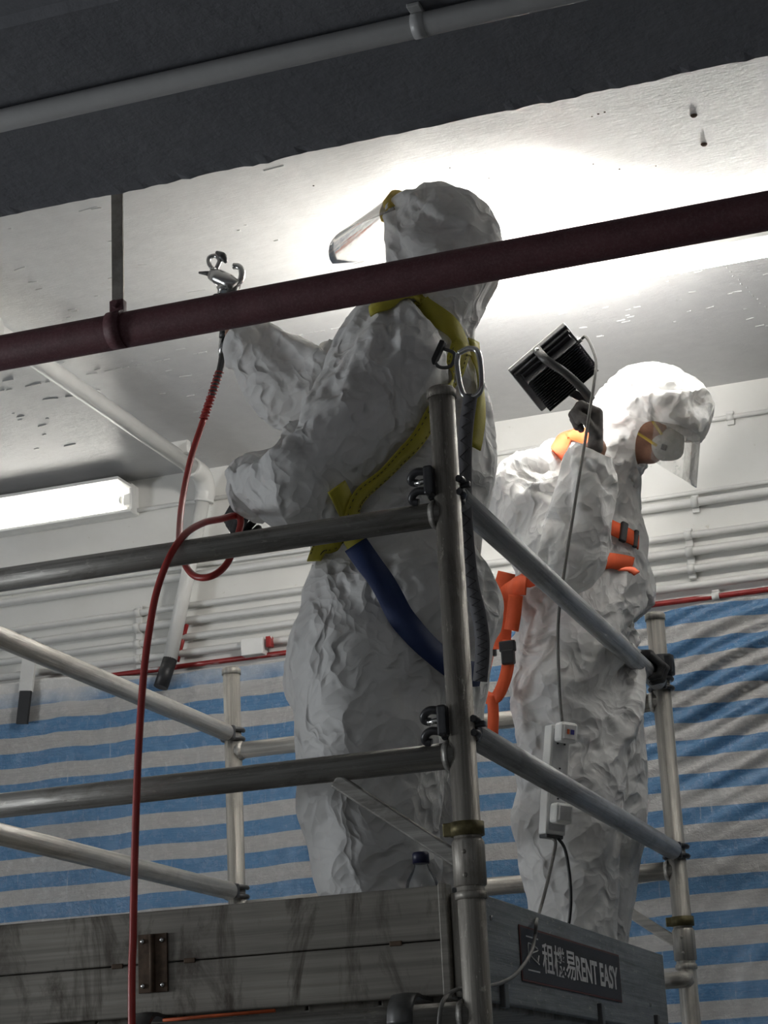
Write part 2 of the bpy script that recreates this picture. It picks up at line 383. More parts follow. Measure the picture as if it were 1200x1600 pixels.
# ---- pipes on the back wall
def saddle(parent, x, y, z, r, mat):
    bm = bmesh.new(); addcyl(bm, (x - .012, y, z), (x + .012, y, z), r + .004, n=16)
    addbox(bm, (x, YW - .008, z - r - .010), (.026, .012, .018), bev=.003); addbox(bm, (x, YW - .008, z + r + .008), (.026, .012, .014), bev=.003)
    addbox(bm, (x, (y + YW) / 2 - .001, z), (.02, YW - y - .002, .012))
    obj('pipe_saddle', bm, mat, parent)
def wall_pipe(z, r, y, label, mat, clamps=(), name='service_pipe', x0=XL + .02, x1=XR - .02, group='pipes along the back wall'):
    t = thing(name, label, 'pipe', (x0, y, z), group)
    obj('pipe_run', cyl((x0, y, z), (x1, y, z), r, n=20), mat, t)
    for cx in clamps: saddle(t, cx, y, z, r, M['whitepipe'])
    return t
cx1 = aty(1076, 860, 2.72).x
CL = (cx1 - 2.05, cx1, cx1 + 1.6)
wall_pipe(3.925, 0.008, YW - .015, 'thin white conduit on the wall just under the ceiling edge', M['whitepipe'], (cx1 + .18, cx1 - 1.4))
wall_pipe(3.676, 0.008, YW - .015, 'thin white conduit running directly above a thicker white pipe', M['whitepipe'])
wall_pipe(3.640, 0.015, YW - .022, 'white pipe level with the dust mask, right below a thin conduit', M['whitepipe'], (aty(1085, 782, 2.73).x,))
wall_pipe(3.528, 0.012, YW - .02, 'white pipe, uppermost of the run of three clamped together', M['whitepipe'], CL)
wall_pipe(3.470, 0.0155, YW - .024, 'thicker white pipe in the middle of the three clamped together', M['whitepipe'], CL)
wall_pipe(3.410, 0.013, YW - .022, 'white pipe, lowest of the three clamped together', M['whitepipe'], CL)
wall_pipe(3.352, 0.014, YW - .022, 'white pipe directly above the thin red pipe', M['whitepipe'], (CL[0],))
t = wall_pipe(3.306, 0.0095, YW - .018, 'thin red pipe with white paint splashes above the tarpaulin', M['redpipe'], (aty(1118, 930, 2.74).x,), name='red_pipe')
# junction box with red tab
jb = aty(399, 1013, 2.73)
t = thing('junction_box', 'small white junction box with a red tab on the lower pipes', 'junction box', (jb.x, YW - .03, jb.z))
obj('box_body', box((jb.x, YW - .04, jb.z), (.085, .05, .06), bev=.004), M['white_plastic'], t)
obj('red_tab', box((jb.x + .062, YW - .045, jb.z + .012), (.02, .03, .04), bev=.003), M['redpipe'], t)
# ceiling pipe that runs to the wall, and the sloping drop below it
t = thing('ceiling_pipe', 'white painted pipe running along the ceiling to the back wall', 'pipe', (-1.73, 2.6, 3.99))
obj('pipe_run', cyl((-1.73, -0.36, 3.995), (-1.73, 2.62, 3.995), 0.029), M['whitepipe'], t)
for yy in (1.08, -0.1):
    bm = bmesh.new(); addcyl(bm, (-1.73, yy - .05, 3.995), (-1.73, yy + .05, 3.995), 0.043); addcyl(bm, (-1.73, yy - .07, 3.995), (-1.73, yy + .07, 3.995), 0.036)
    obj('coupling', bm, M['whitepipe'], t)
obj('elbow', tube(catmull([(-1.73, 2.56, 3.995), (-1.73, 2.65, 3.99), (-1.735, 2.695, 3.95), (-1.745, 2.70, 3.90)], 6), 0.036, 18), M['whitepipe'], t)
obj('bracket', box((-1.73, 2.45, 4.03), (.09, .03, .05), bev=.005), M['whitepipe'], t)
a = Vector((-1.742, 2.70, 3.93)); b = aty(266, 1030, 2.69); c = aty(251, 1074, 2.665)
t = thing('drop_pipe', 'white sloping pipe with a black lower end in front of the wall pipes', 'pipe', c)
obj('pipe_run', tube([a, a.lerp(b, .5), b], 0.026, 20), M['whitepipe'], t)
obj('bare_end', cyl(b, c, 0.0262), M['black'], t)
obj('red_rim', tube([aty(292, 975, 2.735), aty(277, 1034, 2.735)], 0.008), M['redpipe'], t)
# flat strap on the far left
a = aty(47, 1026, 2.68); c = aty(40, 1080, 2.66); b = aty(35, 1131, 2.655)
t = thing('hanging_strap', 'flat white strap with black lower end at the left edge', 'strap', b)
obj('upper_strip', box((a + c) / 2, (.055, .012, (a - c).length), Matrix.Rotation(0.12, 3, 'Y')), M['whitepipe'], t)
obj('lower_strip', box((c + b) / 2, (.045, .012, (c - b).length), Matrix.Rotation(0.12, 3, 'Y')), M['black'], t)

# ---- tarpaulin on the back wall
def tarp():
    nx, nz = 420, 300
    X = np.linspace(-4.6, 3.0, nx); S = np.linspace(0, 1, nz)
    XX, SS = np.meshgrid(X, S, indexing='ij')
    top = 3.262 + 0.012 * np.sin(XX * 2.1 + 1) + 0.008 * np.sin(XX * 7.3) + np.where(XX < -1.2, 0.035 * np.clip((-1.2 - XX) / 1.2, 0, 1), 0)
    ZZ = top * (1 - SS) + 0.03 * SS
    d = top - ZZ
    right = 1 / (1 + np.exp(-(XX + 0.55) * 7)); left = 1 - right
    # diagonal pulls hanging from the upper right
    bendy = np.clip(d, 0, 1.2)
    u = XX * (0.60 + 0.35 * bendy) - ZZ * (0.80 - 0.45 * bendy); v_ = XX * 0.8 + ZZ * 0.6
    fold = np.sin(u * 52 + 1.2 * np.sin(v_ * 6) + 0.8 * np.sin(v_ * 13 + 1)) + 0.55 * np.sin(u * 97 + 1.7 * np.sin(v_ * 9 + 2)) + 0.8 * np.sin(u * 27 + 2 + np.sin(v_ * 4))
    fold = np.sign(fold) * np.abs(fold) ** 0.8
    env = np.exp(-((d - 0.26) / 0.34) ** 2) + 0.12
    Y = -0.0115 * fold * env * right * np.clip((XX + .35) * 2.6, 0.2, 1)
    # soft vertical drape elsewhere
    Y += -0.010 * np.sin(XX * 9 + 1.5 * np.sin(ZZ * 3)) * np.clip(d, 0, 1) - 0.006 * np.sin(XX * 21 + ZZ * 2)
    Y += left * 0.004 * np.sin(XX * 60 + 3 * np.sin(ZZ * 9)) * np.exp(-((d - .15) / .2) ** 2)
    Y += -0.05 * np.clip(d, 0, 3) ** 1.2
    YY = np.minimum(2.700 + Y, 2.738)
    # left end rolled out a little over the pipes
    YY -= 0.03 * np.exp(-((XX + 2.6) / .18) ** 2) * np.exp(-(d / .2) ** 2)
    V = np.stack([XX, YY, ZZ], -1).reshape(-1, 3)
    idx = np.arange(nx * nz).reshape(nx, nz)
    F = np.stack([idx[:-1, :-1], idx[1:, :-1], idx[1:, 1:], idx[:-1, 1:]], -1).reshape(-1, 4)
    me = bpy.data.meshes.new('tarpaulin'); me.from_pydata(V.tolist(), [], F.tolist()); return me
o = obj('tarpaulin', tarp(), M['tarp'], smooth=True)
sm = o.modifiers.new('thickness', 'SOLIDIFY'); sm.thickness = 0.0015
tag(o, 'blue and grey striped plastic tarpaulin hung on the back wall', 'tarpaulin')

# ---- maroon sprinkler pipe with its hanger, grey conduit under the beam
py, pz = -0.28, 3.25
t = thing('sprinkler_pipe', 'thick dark maroon pipe crossing in front of the spray painter', 'pipe', (0, py, pz))
obj('pipe_run', cyl((XL + .02, py - .02, pz), (XR - .02, py + .04, pz), 0.0375, n=40), M['purple'], t)
hx = aty(184, 420, py).x
obj('hanger_bar', box((hx, py, (pz + .03 + H) / 2), (0.026, 0.006, H - pz - .03), bev=.001), plain('dull_zinc', (0.30, 0.28, 0.25), 0.5, 0.5, 0.3, 30, .2), t)
bm = bmesh.new(); addcyl(bm, (hx - .016, py, pz), (hx + .016, py, pz), 0.0395, n=32); addbox(bm, (hx, py, pz + .05), (.032, .02, .03), bev=.003)
addcyl(bm, (hx, py - .022, pz + .052), (hx, py + .022, pz + .052), .008, n=6)
obj('clamp', bm, M['purple'], t)
t = thing('beam_conduit', 'grey conduit fixed under the dark beam at the top', 'conduit', (0, -0.79, 3.47))
obj('conduit_run', cyl((XL + .02, -0.80, 3.474), (XR - .02, -0.80, 3.474), 0.0215, n=28), M['greypipe'], t)
for sx in (aty(660, 62, -.79).x, aty(660, 62, -.79).x - 1.6, aty(660, 62, -.79).x + 1.6):
    bm = bmesh.new(); addcyl(bm, (sx - .012, -.80, 3.474), (sx + .012, -.80, 3.474), .0228); addbox(bm, (sx, -.80, 3.495), (.024, .075, .008), bev=.002)
    obj('pipe_saddle', bm, M['greypipe'], t)

# ---- fluorescent battens
TUBE = mat_emit('lit_fluorescent_tube', (1.0, 0.98, 0.93), TUBE_POWER)
TUBE2 = mat_emit('lit_wall_tube', (1.0, 0.97, 0.90), TUBE_POWER * .36)
def batten(name, label, x0, x1, Y, Z, wall=False):
    t = thing(name, label, 'light fixture', ((x0 + x1) / 2, Y, Z), None)
    cx, Lx = (x0 + x1) / 2, x1 - x0
    if wall:
        obj('housing', box((cx, YW - .018, Z + .005), (Lx, .036, .115), bev=.006), M['white_plastic'], t)
        for dz, dp in ((.045, .145), (-.05, .04)): obj('rim', box((cx, YW - .033 - dp / 2, Z + dz + .005), (Lx, dp, .012), bev=.003), M['white_plastic'], t)
        obj('rim', box((x1 - .006, YW - .048, Z + .005), (.012, .03, .115), bev=.003), M['white_plastic'], t)
        ty, tz = YW - .062, Z
        # angled white reflector plate under the tube
        obj('reflector', box((cx, YW - .05, Z - .035), (Lx - .02, .03, .006), Matrix.Rotation(.6, 3, 'X')), M['white_plastic'], t)
    else:
        obj('housing', box((cx, Y - .018, H - .018), (Lx, .062, .036), bev=.004), M['white_plastic'], t)
        for k in range(5):
            xx = x0 + .02 + (Lx - .04) * k / 4
            bm = box((xx, Y - .018, H - .037), (.012, .07, .006), bev=.002); addbox(bm, (xx, Y - .05, H - .022), (.012, .006, .034), bev=.002)
            obj('clip', bm, M['white_plastic'], t)
        obj('reflector', box((cx, Y + .02, H - .036), (Lx, .004, .062)), M['white_plastic'], t)  # plate added beyond the tube to block its light on the ceiling
        ty, tz = Y, Z
    obj('tube', cyl((x0 + .045, ty, tz), (x1 - .045, ty, tz), .0135, n=20), TUBE2 if wall else TUBE, t)
    for xx in (x0 + .02, x1 - .02):
        bm = bmesh.new(); addcyl(bm, (xx - .022, ty, tz), (xx + .028 * (1 if xx < cx else -1), ty, tz), .0165)
        if wall: addbox(bm, (xx, YW - .04, tz), (.03, .05, .045), bev=.003)
        else: addbox(bm, (xx, ty, (tz + H) / 2), (.03, .024, H - tz), bev=.003)
        obj('lamp_holder', bm, M['white_plastic'], t)
    return t
batten('fluorescent_light', 'long lit fluorescent tube on the ceiling right of the spray painter', -0.62, 1.10, 1.58, 3.985)
batten('fluorescent_light', 'unseen lit ceiling tube added for fill, continuing the row past the right edge', 1.15, 2.87, 1.58, 3.985)  # extra batten out of view, added to brighten the ceiling
batten('fluorescent_light', 'lit fluorescent tube on the wall at the left edge', -3.45, -2.035, 0, 3.957, wall=True)
# unseen ceiling panels added far behind the viewer as fill
for k, (hx_, hy_) in enumerate([(-2.6, -5.2), (3.0, -5.2)]):
    t = thing('fill_panel', ('ceiling light panel', 'second ceiling light panel')[k] + ' added as unseen fill behind the viewer', 'light fixture', (hx_, hy_, H - .05))
    obj('housing', box((hx_, hy_, H - .025), (1.3, .34, .05), bev=.005), M['white_plastic'], t)
    obj('diffuser', box((hx_, hy_, H - .053), (1.24, .28, .006)), mat_emit('fill_diffuser', (0.85, 0.93, 1.0), FILL_POWER), t)

t = thing('side_fill', 'flat rectangular lamp, unseen, added on the left wall for side light', 'light fixture', (XL, -1.7, 2.15))  # lamp added out of view, side light to bring out the folds
obj('housing', box((XL + .032, -1.7, 2.2), (.06, 1.6, .7), bev=.008), M['white_plastic'], t)
obj('diffuser', box((XL + .062, -1.7, 2.2), (.006, 1.5, .6)), mat_emit('side_fill_diffuser', (0.93, 0.97, 1.0), SIDE_FILL_POWER), t)

# ================================================================== scaffold tower
Z0, W_, L_T, RT = 1.839, 1.394, 2.10, 0.0275
tower = thing('scaffold_tower', 'aluminium scaffold tower with guard rails around the two painters', 'scaffold', (-W_ / 2, L_T / 2, 0))
def scaffold_frame(Y, mz, mx):
    t = tower
    for X in (0.0, -W_):
        s = -1 if X == 0 else 1
        p = obj('post', cyl((X, Y, 0.09), (X, Y, Z0 + 1.262), RT, n=32), mz, t)
        bm = bmesh.new(); addlathe(bm, (X, Y, Z0 + 1.25), (0, 0, 1), [(RT + .0035, 0), (RT + .0035, .017), (RT - .002, .023), (RT - .006, .018)], 32)
        obj('post_cap', bm, mz, p)
        # joint to the frame below: sleeve, ring and spring clip
        obj('joint_sleeve', lathe((X, Y, Z0 + .24), (0, 0, 1), [(RT, 0), (RT + .005, .003), (RT + .005, .085), (RT + .002, .09), (RT, .094)], 32), mz, p)
        obj('joint_ring', lathe((X, Y, Z0 + .215), (0, 0, 1), [(RT, 0), (RT + .004, .002), (RT + .004, .014), (RT, .017)], 32), mz, p)
        bm = lathe((X, Y, Z0 + .338), (0, 0, 1), [(RT + .001, 0), (RT + .0065, .001), (RT + .0065, .027), (RT + .001, .028)], 32); addbox(bm, (X + s * .036, Y - .012, Z0 + .352), (.018, .012, .026), bev=.002)
        obj('spring_clip', bm, M['brass'], p)
        for dz in (.26, .305): obj('rivet', lathe((X, Y - RT - .004, Z0 + dz), (0, -1, 0), [(.005, 0), (.004, .003), (.001, .004)], 10), mz, p)
        # adjustable foot and castor plate
        bm = cyl((X, Y, .03), (X, Y, .2), .019); addcyl(bm, (X, Y, .0), (X, Y, .03), .07); addcyl(bm, (X, Y, .12), (X, Y, .145), .045, n=6)
        obj('foot', bm, M['darkgrey'], p)
        # gusset strut from the middle rung down to the post
        a = Vector((X + s * .268, Y, Z0 + .475)); b = Vector((X + s * .02, Y, Z0 + .293))
        d = (b - a).normalized(); R_ = Matrix((d, Vector((0, 1, 0)), d.cross(Vector((0, 1, 0))))).transposed()
        obj('gusset_strut', box((a + b) / 2, ((b - a).length, .03, .03), R_, bev=.004), mx, t)
    for k in range(-3, 3):
        z = Z0 + .5 * k
        bm = cyl((-W_ + .012, Y, z), (-.012, Y, z), RT * .96, n=28)
        for X in (0, -W_):   # weld beads
            s = -1 if X == 0 else 1
            addlathe(bm, (X + s * (RT - .004), Y, z), (s, 0, 0), [(RT + .005, 0), (RT + .004, .006), (RT * .95, .014)], 28)
        obj('rung', bm, mx, t)
    return t
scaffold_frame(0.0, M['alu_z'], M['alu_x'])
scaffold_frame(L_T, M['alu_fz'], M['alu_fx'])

def claw(X, Y, z, s, inward):
    """cast brace hook gripping a post; s = +1 towards far post"""
    bm = bmesh.new(); ring = []
    for (dz) in (-.014, .014):
        bm2pts = [(X + (RT + .006) * math.cos(a_), Y + (RT + .006) * math.sin(a_), z + dz) for a_ in np.linspace(PI * 0.5 * (1 - s) - 1.9, PI * 0.5 * (1 - s) + 1.9, 14)]
        bm2pts = [(X + (RT + .006) * math.cos(a_) * 1.0, Y + s * (RT + .006) * math.sin(a_), z + dz) for a_ in np.linspace(-0.5, PI + 0.5, 16)]
        addtube(bm, bm2pts, .0075, 8)
    addbox(bm, (X, Y + s * (RT + .014), z), (.05, .02, .046), bev=.004)
    return bm
def brace(X, z, label, mat, rad=RT):
    y0, y1 = RT + .03, L_T - RT - .03
    t = obj('guard_rail', cyl((X, y0, z), (X, y1, z), rad, n=28), mat, tower); t['label'] = label
    for yy, s in ((0, 1), (L_T, -1)):
        h = obj('hook', claw(X, yy, z, s, 1), M['blackmetal'] if mat is M['alu_y'] else M['darkgrey'], t)
        bm = cyl((X, yy + s * (RT + .02), z), (X, yy + s * (RT + .05), z), rad * .8, rad * .98); obj('hook_socket', bm, mat, t)
    return t
DZ = 0.052
brace(0, Z0 + 1 + DZ, 'upper right guard rail of the scaffold, gripped by the black glove', M['alu_y'])
brace(0, Z0 + .5 + DZ, 'lower right guard rail of the scaffold, crossing in front of the power strip', M['alu_y'])
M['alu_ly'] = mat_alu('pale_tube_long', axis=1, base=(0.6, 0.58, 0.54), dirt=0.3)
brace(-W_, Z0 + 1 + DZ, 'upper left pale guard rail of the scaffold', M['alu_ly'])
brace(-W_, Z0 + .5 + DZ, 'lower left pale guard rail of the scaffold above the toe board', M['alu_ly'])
# hook jaws of the two right rails, seen on the near side of the near post
def jaw(z, label):
    c = Vector((-.042, -.018, z))
    bm = bmesh.new(); addbox(bm, c + Vector((.014, 0, 0)), (.02, .05, .062), bev=.005)
    t = obj('rail_latch', bm, M['blackmetal'], tower); t['label'] = label
    for dz in (.022, -.020):
        pts = [c + Vector((.012, -.004, dz)), c + Vector((-.012, -.008, dz + .003)), c + Vector((-.026, -.004, dz - .004)), c + Vector((-.028, .002, dz - .014)), c + Vector((-.016, .004, dz - .018))]
        obj('jaw', tube(catmull(pts, 5), .0085, 10), M['blackmetal'], t)
    obj('spring_pin', cyl(c + Vector((.01, -.004, .004)), c + Vector((-.02, -.002, .002)), .006), M['steel'], t)
    obj('trigger', box((.036, .012, z - .006), (.022, .012, .012), bev=.002), M['blackmetal'], t)
jaw(Z0 + 1.065, 'black spring latch on the near post beside the upper rail')
jaw(Z0 + .565, 'black spring latch on the near post beside the lower rail')

gz = aty(1040, 1040, L_T).z
bm = bmesh.new(); addlathe(bm, (.006, L_T - .004, gz - .032), (0, 0, 1), [(RT + .003, 0), (RT + .012, .002), (RT + .014, .03), (RT + .012, .060), (RT + .003, .062)], 28)
addbox(bm, (.03, L_T - .03, gz), (.03, .02, .056), bev=.006)
o = obj('post_guard', bm, M['black'], tower); o['label'] = 'black rubber guard'
# ---- toe boards and deck
def mat_plank():
    m = MB('grimy_plank', 0.55, 0.25); v = m.coord(); gl = m.noise(m.coord((1.2, 30, 60)), 1.3, 5, 0.65); st = m.noise(m.coord((9, 9, 3)), 1.0, 6, 0.7, 0.8)
    c = m.ramp(gl, [(0.3, (0.17, 0.158, 0.138)), (0.7, (0.34, 0.32, 0.28))])
    c = m.mix(m.ramp(st, [(0.5, (0, 0, 0)), (0.64, (0.9, 0.9, 0.9))]), c, (0.055, 0.042, 0.03))
    c = m.mix(m.ramp(m.noise(v, 3, 3), [(.4, (0, 0, 0)), (.7, (.5, .5, .5))]), c, (.12, .11, .10))
    m.color(c); b = m.bump(gl, .25, .003); m.bump(st, .2, .003, b); return m.m
M['plank'] = mat_plank()
yb = 0.075
tb = thing('toe_board', 'grimy metal toe board of two planks along the near edge of the deck', 'toe board', (-.7, yb, 1.9))
for k, (za, zb) in enumerate(((1.884, 1.9885), (1.9905, 2.096))):
    o = obj('plank', box((-.705, yb, (za + zb) / 2), (1.245, .03, zb - za), bev=.003), M['plank'], tb)
for X in (-.098,):
    bm = box((X + .022, yb - .002, 1.987), (.018, .04, .225), bev=.003); obj('end_channel', bm, M['plank'], tb)
obj('end_post', box((-.052, yb + .01, 1.98), (.026, .03, .20), bev=.003), M['alu_z'], tb)
hc = aty(240, 1505, yb - .016)
h = obj('hinge', box((hc.x, yb - .018, hc.z), (.066, .006, .118), bev=.001), M['rust'], tb)
obj('hinge_pin', cyl((hc.x, yb - .023, hc.z - .058), (hc.x, yb - .023, hc.z + .058), .006), M['rust'], h)
for sx in (-.022, .022):
    for sz in (-.045, .045): obj('screw', lathe((hc.x + sx, yb - .021, hc.z + sz), (0, -1, 0), [(.0055, 0), (.0045, .003), (.001, .004)], 12), M['steel'], h)
for px_ in (183, 296, 618):
    c = aty(px_, 1512 - px_ * .068, yb - .016); obj('rivet_slot', box((c.x, yb - .0155, 1.9895), (.026, .004, .010), bev=.0018), M['rust'], tb)
xr = -0.062
ts = thing('toe_board', 'grey toe board with a black lettered sign along the right side', 'toe board', (xr, 1.06, 1.9))
M['toe_side'] = mat_alu('grey_toe_board', axis=1, base=(0.20, 0.22, 0.235), dirt=.35, metal=.1, rough=.6)
obj('board', box((xr, 1.07, 1.988), (.022, 1.92, .215), bev=.003), M['toe_side'], ts)
for yy in (.35, 1.2, 1.85): obj('bracket', box((xr + .016, yy, 1.895), (.012, .03, .05), bev=.002), M['darkgrey'], ts)
for yy, zz in ((1.80, 1.945), (1.88, 1.90), (.3, 2.05)): obj('bolt', lathe((xr + .011, yy, zz), (1, 0, 0), [(.006, 0), (.005, .004), (.001, .005)], 6), M['steel'], ts)
# sign: black plate, rust-red rim, pale lettering
XS = xr + .012
q = [atx(808, 1450, XS), atx(966, 1487, XS), atx(970, 1558, XS), atx(818, 1543, XS)]
y0, y1 = (q[0].y + q[3].y) / 2, (q[1].y + q[2].y) / 2; z0s, z1s = (q[3].z + q[2].z) / 2, (q[0].z + q[1].z) / 2
sg = obj('sign', box((XS + .001, (y0 + y1) / 2, (z0s + z1s) / 2), (.002, y1 - y0, z1s - z0s), bev=.0009), plain('sign_rim_red', (.10, .028, .02), .6), ts); sg['label'] = 'black sign with pale lettering'
obj('plate', box((XS + .0015, (y0 + y1) / 2, (z0s + z1s) / 2), (.002, y1 - y0 - .012, z1s - z0s - .008), bev=.0009), plain('sign_black', (.016, .013, .013), .5), sg)
M['letter'] = plain('sign_lettering', (.5, .5, .49), .6)
def lettering(txt, ya, yb_, za, zb, parent, name='lettering', X=None, mat=None, bold=0.0):
    cu = bpy.data.curves.new(name, 'FONT'); cu.body = txt; cu.size = 1.0; cu.fill_mode = 'FRONT'; cu.offset = bold; cu.extrude = 0.0
    o = bpy.data.objects.new(name, cu); COL.objects.link(o)
    bpy.context.view_layer.update()
    me = bpy.data.meshes.new_from_object(o.evaluated_get(bpy.context.evaluated_depsgraph_get()))
    bpy.data.objects.remove(o); bpy.data.curves.remove(cu)
    n_ = len(me.vertices); co = np.empty(n_ * 3); me.vertices.foreach_get('co', co); co = co.reshape(-1, 3)
    mn, mx_ = co.min(0), co.max(0)
    u = (co[:, 0] - mn[0]) / (mx_[0] - mn[0]); v = (co[:, 1] - mn[1]) / (mx_[1] - mn[1])
    out = np.stack([np.full(n_, X), ya + u * (yb_ - ya), za + v * (zb - za)], -1)
    me.vertices.foreach_set('co', out.ravel()); me.materials.clear()
    return obj(name, me, mat or M['letter'], parent)
dy, dz = y1 - y0, z1s - z0s; XT = XS + .0028
lettering('租機易', y0 + dy * .185, y0 + dy * .50, z0s + dz * .22, z0s + dz * .80, sg, X=XT, bold=.012)
lettering('RENT EASY', y0 + dy * .505, y0 + dy * .965, z0s + dz * .24, z0s + dz * .72, sg, X=XT, bold=.03)
bm = bmesh.new(); ia, ib = y0 + dy * .05, y0 + dy * .155
addbox(bm, (XT, (ia + ib) / 2, z0s + dz * .82), (.0006, ib - ia, .003)); addbox(bm, (XT, (ia + ib) / 2, z0s + dz * .22), (.0006, ib - ia, .003))
addtube(bm, catmull([(XT, ia + .012, z0s + dz * .35), (XT, ia + .012, z0s + dz * .66), (XT, ia + .03, z0s + dz * .70), (XT, ib - .006, z0s + dz * .62), (XT, ia + .03, z0s + dz * .5), (XT, ib - .004, z0s + dz * .36)], 5), .0016, 6)
addtube(bm, [(XT, ib - .018, z0s + dz * .48), (XT, ib - .012, z0s + dz * .40), (XT, ib - .002, z0s + dz * .52)], .0014, 6)
obj('emblem', bm, M['letter'], sg)
# deck
dk = thing('platform_deck', 'dark planked deck the two workers stand on, behind the toe boards', 'platform', (-.7, 1.05, 1.87))
for k in range(8):
    X0 = -1.33 + k * .157
    obj('deck_plank', box((X0 + .078, 1.05, 1.885), (.152, 1.90, .03), bev=.003), M['plank'], dk)
for X0 in (-1.2, -.70, -.145):
    for yy, s in ((0, 1), (L_T, -1)):
        pts = [(X0, yy + s * .10, 1.875), (X0, yy + s * .04, Z0 + RT + .010), (X0, yy, Z0 + RT + .012), (X0, yy - s * .028, Z0 + .018), (X0, yy - s * .036, Z0 - .012)]
        nr = [(0, 0, 1), (0, 0, 1), (0, 0, 1), (0, -s, .6), (0, -s, 0)]
        obj('deck_hook', ribbon(catmull(pts, 5), [n for i, n in enumerate(nr[:-1]) for _ in range(5)] + [nr[-1]], .05, .008), M['darkgrey'], dk)
for yy in (.115, 2.0): obj('end_beam', box((-.7, yy, 1.862), (1.26, .03, .03), bev=.003), M['alu_x'], dk)
# stub tube at the far right post and orange rod under the toe board
t = thing('stub_tube', 'short pale stub tube between the side toe board and far post', 'tube', (-.02, L_T - .03, 2.0))
a = atx(1030, 1527, -.045); obj('stub', tube(catmull([(-.06, 2.075, a.z), (-.03, 2.072, a.z), (-.005, 2.075, a.z), (0.0, 2.09, a.z - .004)], 5), .024, 18), M['alu_fx'], t)
a = aty(255, 1594, .03); b = aty(430, 1579, .03)
t = tag(obj('orange_rod', cyl(a, b, .0035), M['orange_plastic']), 'thin orange rod lying under the toe board at the bottom', 'rod')
# ================================================================== figures: distance-field modelling and cloth relaxation
def cone(a, b, ra, rb, k=0.03): return ('c', np.array(a, float), np.array(b, float), ra, rb, k)
def ell(c, r, R=None, k=0.03): return ('e', np.array(c, float), np.array(r, float), np.eye(3) if R is None else np.array(R, float), 0, k)
def sdf(prims, P):
    D = None
    for p in prims:
        if p[0] == 'c':
            _, a, b, ra, rb, k = p; ab = b - a; t = np.clip(((P - a) @ ab) / max(ab @ ab, 1e-9), 0, 1)
            d = np.linalg.norm(P - a - t[:, None] * ab, axis=1) - (ra + (rb - ra) * t)
        else:
            _, c, r, R, _, k = p; q = (P - c) @ R
            k0 = np.linalg.norm(q / r, axis=1); k1 = np.linalg.norm(q / (r * r), axis=1)
            d = k0 * (k0 - 1) / np.maximum(k1, 1e-6)
        if D is None: D = d
        else:
            h = np.maximum(k - np.abs(D - d), 0) / k; D = np.minimum(D, d) - h * h * k * 0.25
    return D
def bounds(prims, pad=0.06):
    lo = np.full(3, 1e9); hi = -lo
    for p in prims:
        if p[0] == 'c': pts = np.array([p[1], p[2]]); r = max(p[3], p[4])
        else: pts = p[1][None]; r = p[2].max()
        lo = np.minimum(lo, pts.min(0) - r); hi = np.maximum(hi, pts.max(0) + r)
    return lo - pad, hi + pad
LAT = np.array(Matrix.Rotation(.62, 3, 'X') @ Matrix.Rotation(.47, 3, 'Y') @ Matrix.Rotation(.3, 3, 'Z'))
def rot_prims(prims, R):
    out = []
    for p in prims:
        if p[0] == 'c': out.append(('c', p[1] @ R, p[2] @ R, *p[3:]))
        else: out.append(('e', p[1] @ R, p[2], R.T @ p[3], *p[4:]))
    return out
def surface_net(prims, vox, pad=0.04, extra=None):
    V, F = surface_net0(rot_prims(prims, LAT), vox, pad, extra); return V @ LAT.T, F
def surface_net0(prims, vox, pad=0.04, extra=None):
    lo, hi = bounds(prims, pad); n = np.ceil((hi - lo) / vox).astype(int) + 1
    ax = [lo[i] + vox * np.arange(n[i]) for i in range(3)]
    G = np.stack(np.meshgrid(*ax, indexing='ij'), -1).reshape(-1, 3)
    D = np.concatenate([sdf(prims, g) for g in np.array_split(G, max(1, len(G) // 200000))])
    if extra is not None: D = extra(G, D)
    D = D.reshape(n); S = D < 0
    acc = np.zeros((*(n - 1), 3)); cnt = np.zeros(n - 1)
    cr = []
    for i in range(3):
        s0 = [slice(None)] * 3; s1 = [slice(None)] * 3; s0[i] = slice(0, -1); s1[i] = slice(1, None)
        A, B = D[tuple(s0)], D[tuple(s1)]; X = (A < 0) != (B < 0); I = np.argwhere(X); t = (A[X] / (A[X] - B[X]))
        P = I.astype(float); P[:, i] += t; cr.append((I, A[X] < 0))
        j, k = [q for q in range(3) if q != i]
        for dj in (0, 1):
            for dk in (0, 1):
                C = I.copy(); C[:, j] -= dj; C[:, k] -= dk
                ok = (C >= 0).all(1) & (C < n - 1).all(1)
                np.add.at(acc, tuple(C[ok].T), P[ok]); np.add.at(cnt, tuple(C[ok].T), 1)
    m = cnt > 0; idx = np.full(n - 1, -1); idx[m] = np.arange(m.sum())
    V = lo + vox * acc[m] / cnt[m][:, None]; F = []
    for i in range(3):
        I, neg = cr[i]; j, k = (i + 1) % 3, (i + 2) % 3; q = []
        for dj, dk in ((1, 1), (0, 1), (0, 0), (1, 0)):
            C = I.copy(); C[:, j] -= dj; C[:, k] -= dk; ok = (C >= 0).all(1) & (C < n - 1).all(1)
            v = np.full(len(I), -1); v[ok] = idx[tuple(C[ok].T)]; q.append(v)
        q = np.stack(q, 1); q[~neg] = q[~neg][:, ::-1]; F.append(q[(q >= 0).all(1)])
    return V, np.concatenate(F)
def grad(prims, P, e=1e-3):
    return np.stack([(sdf(prims, P + np.eye(3)[i] * e) - sdf(prims, P - np.eye(3)[i] * e)) / (2 * e) for i in range(3)], 1)
def project(prims, V, it=2):
    for _ in range(it):
        d = sdf(prims, V); g = grad(prims, V); V = V - np.clip(d, -.02, .02)[:, None] * g / np.maximum((g * g).sum(1), .2)[:, None]
    return V
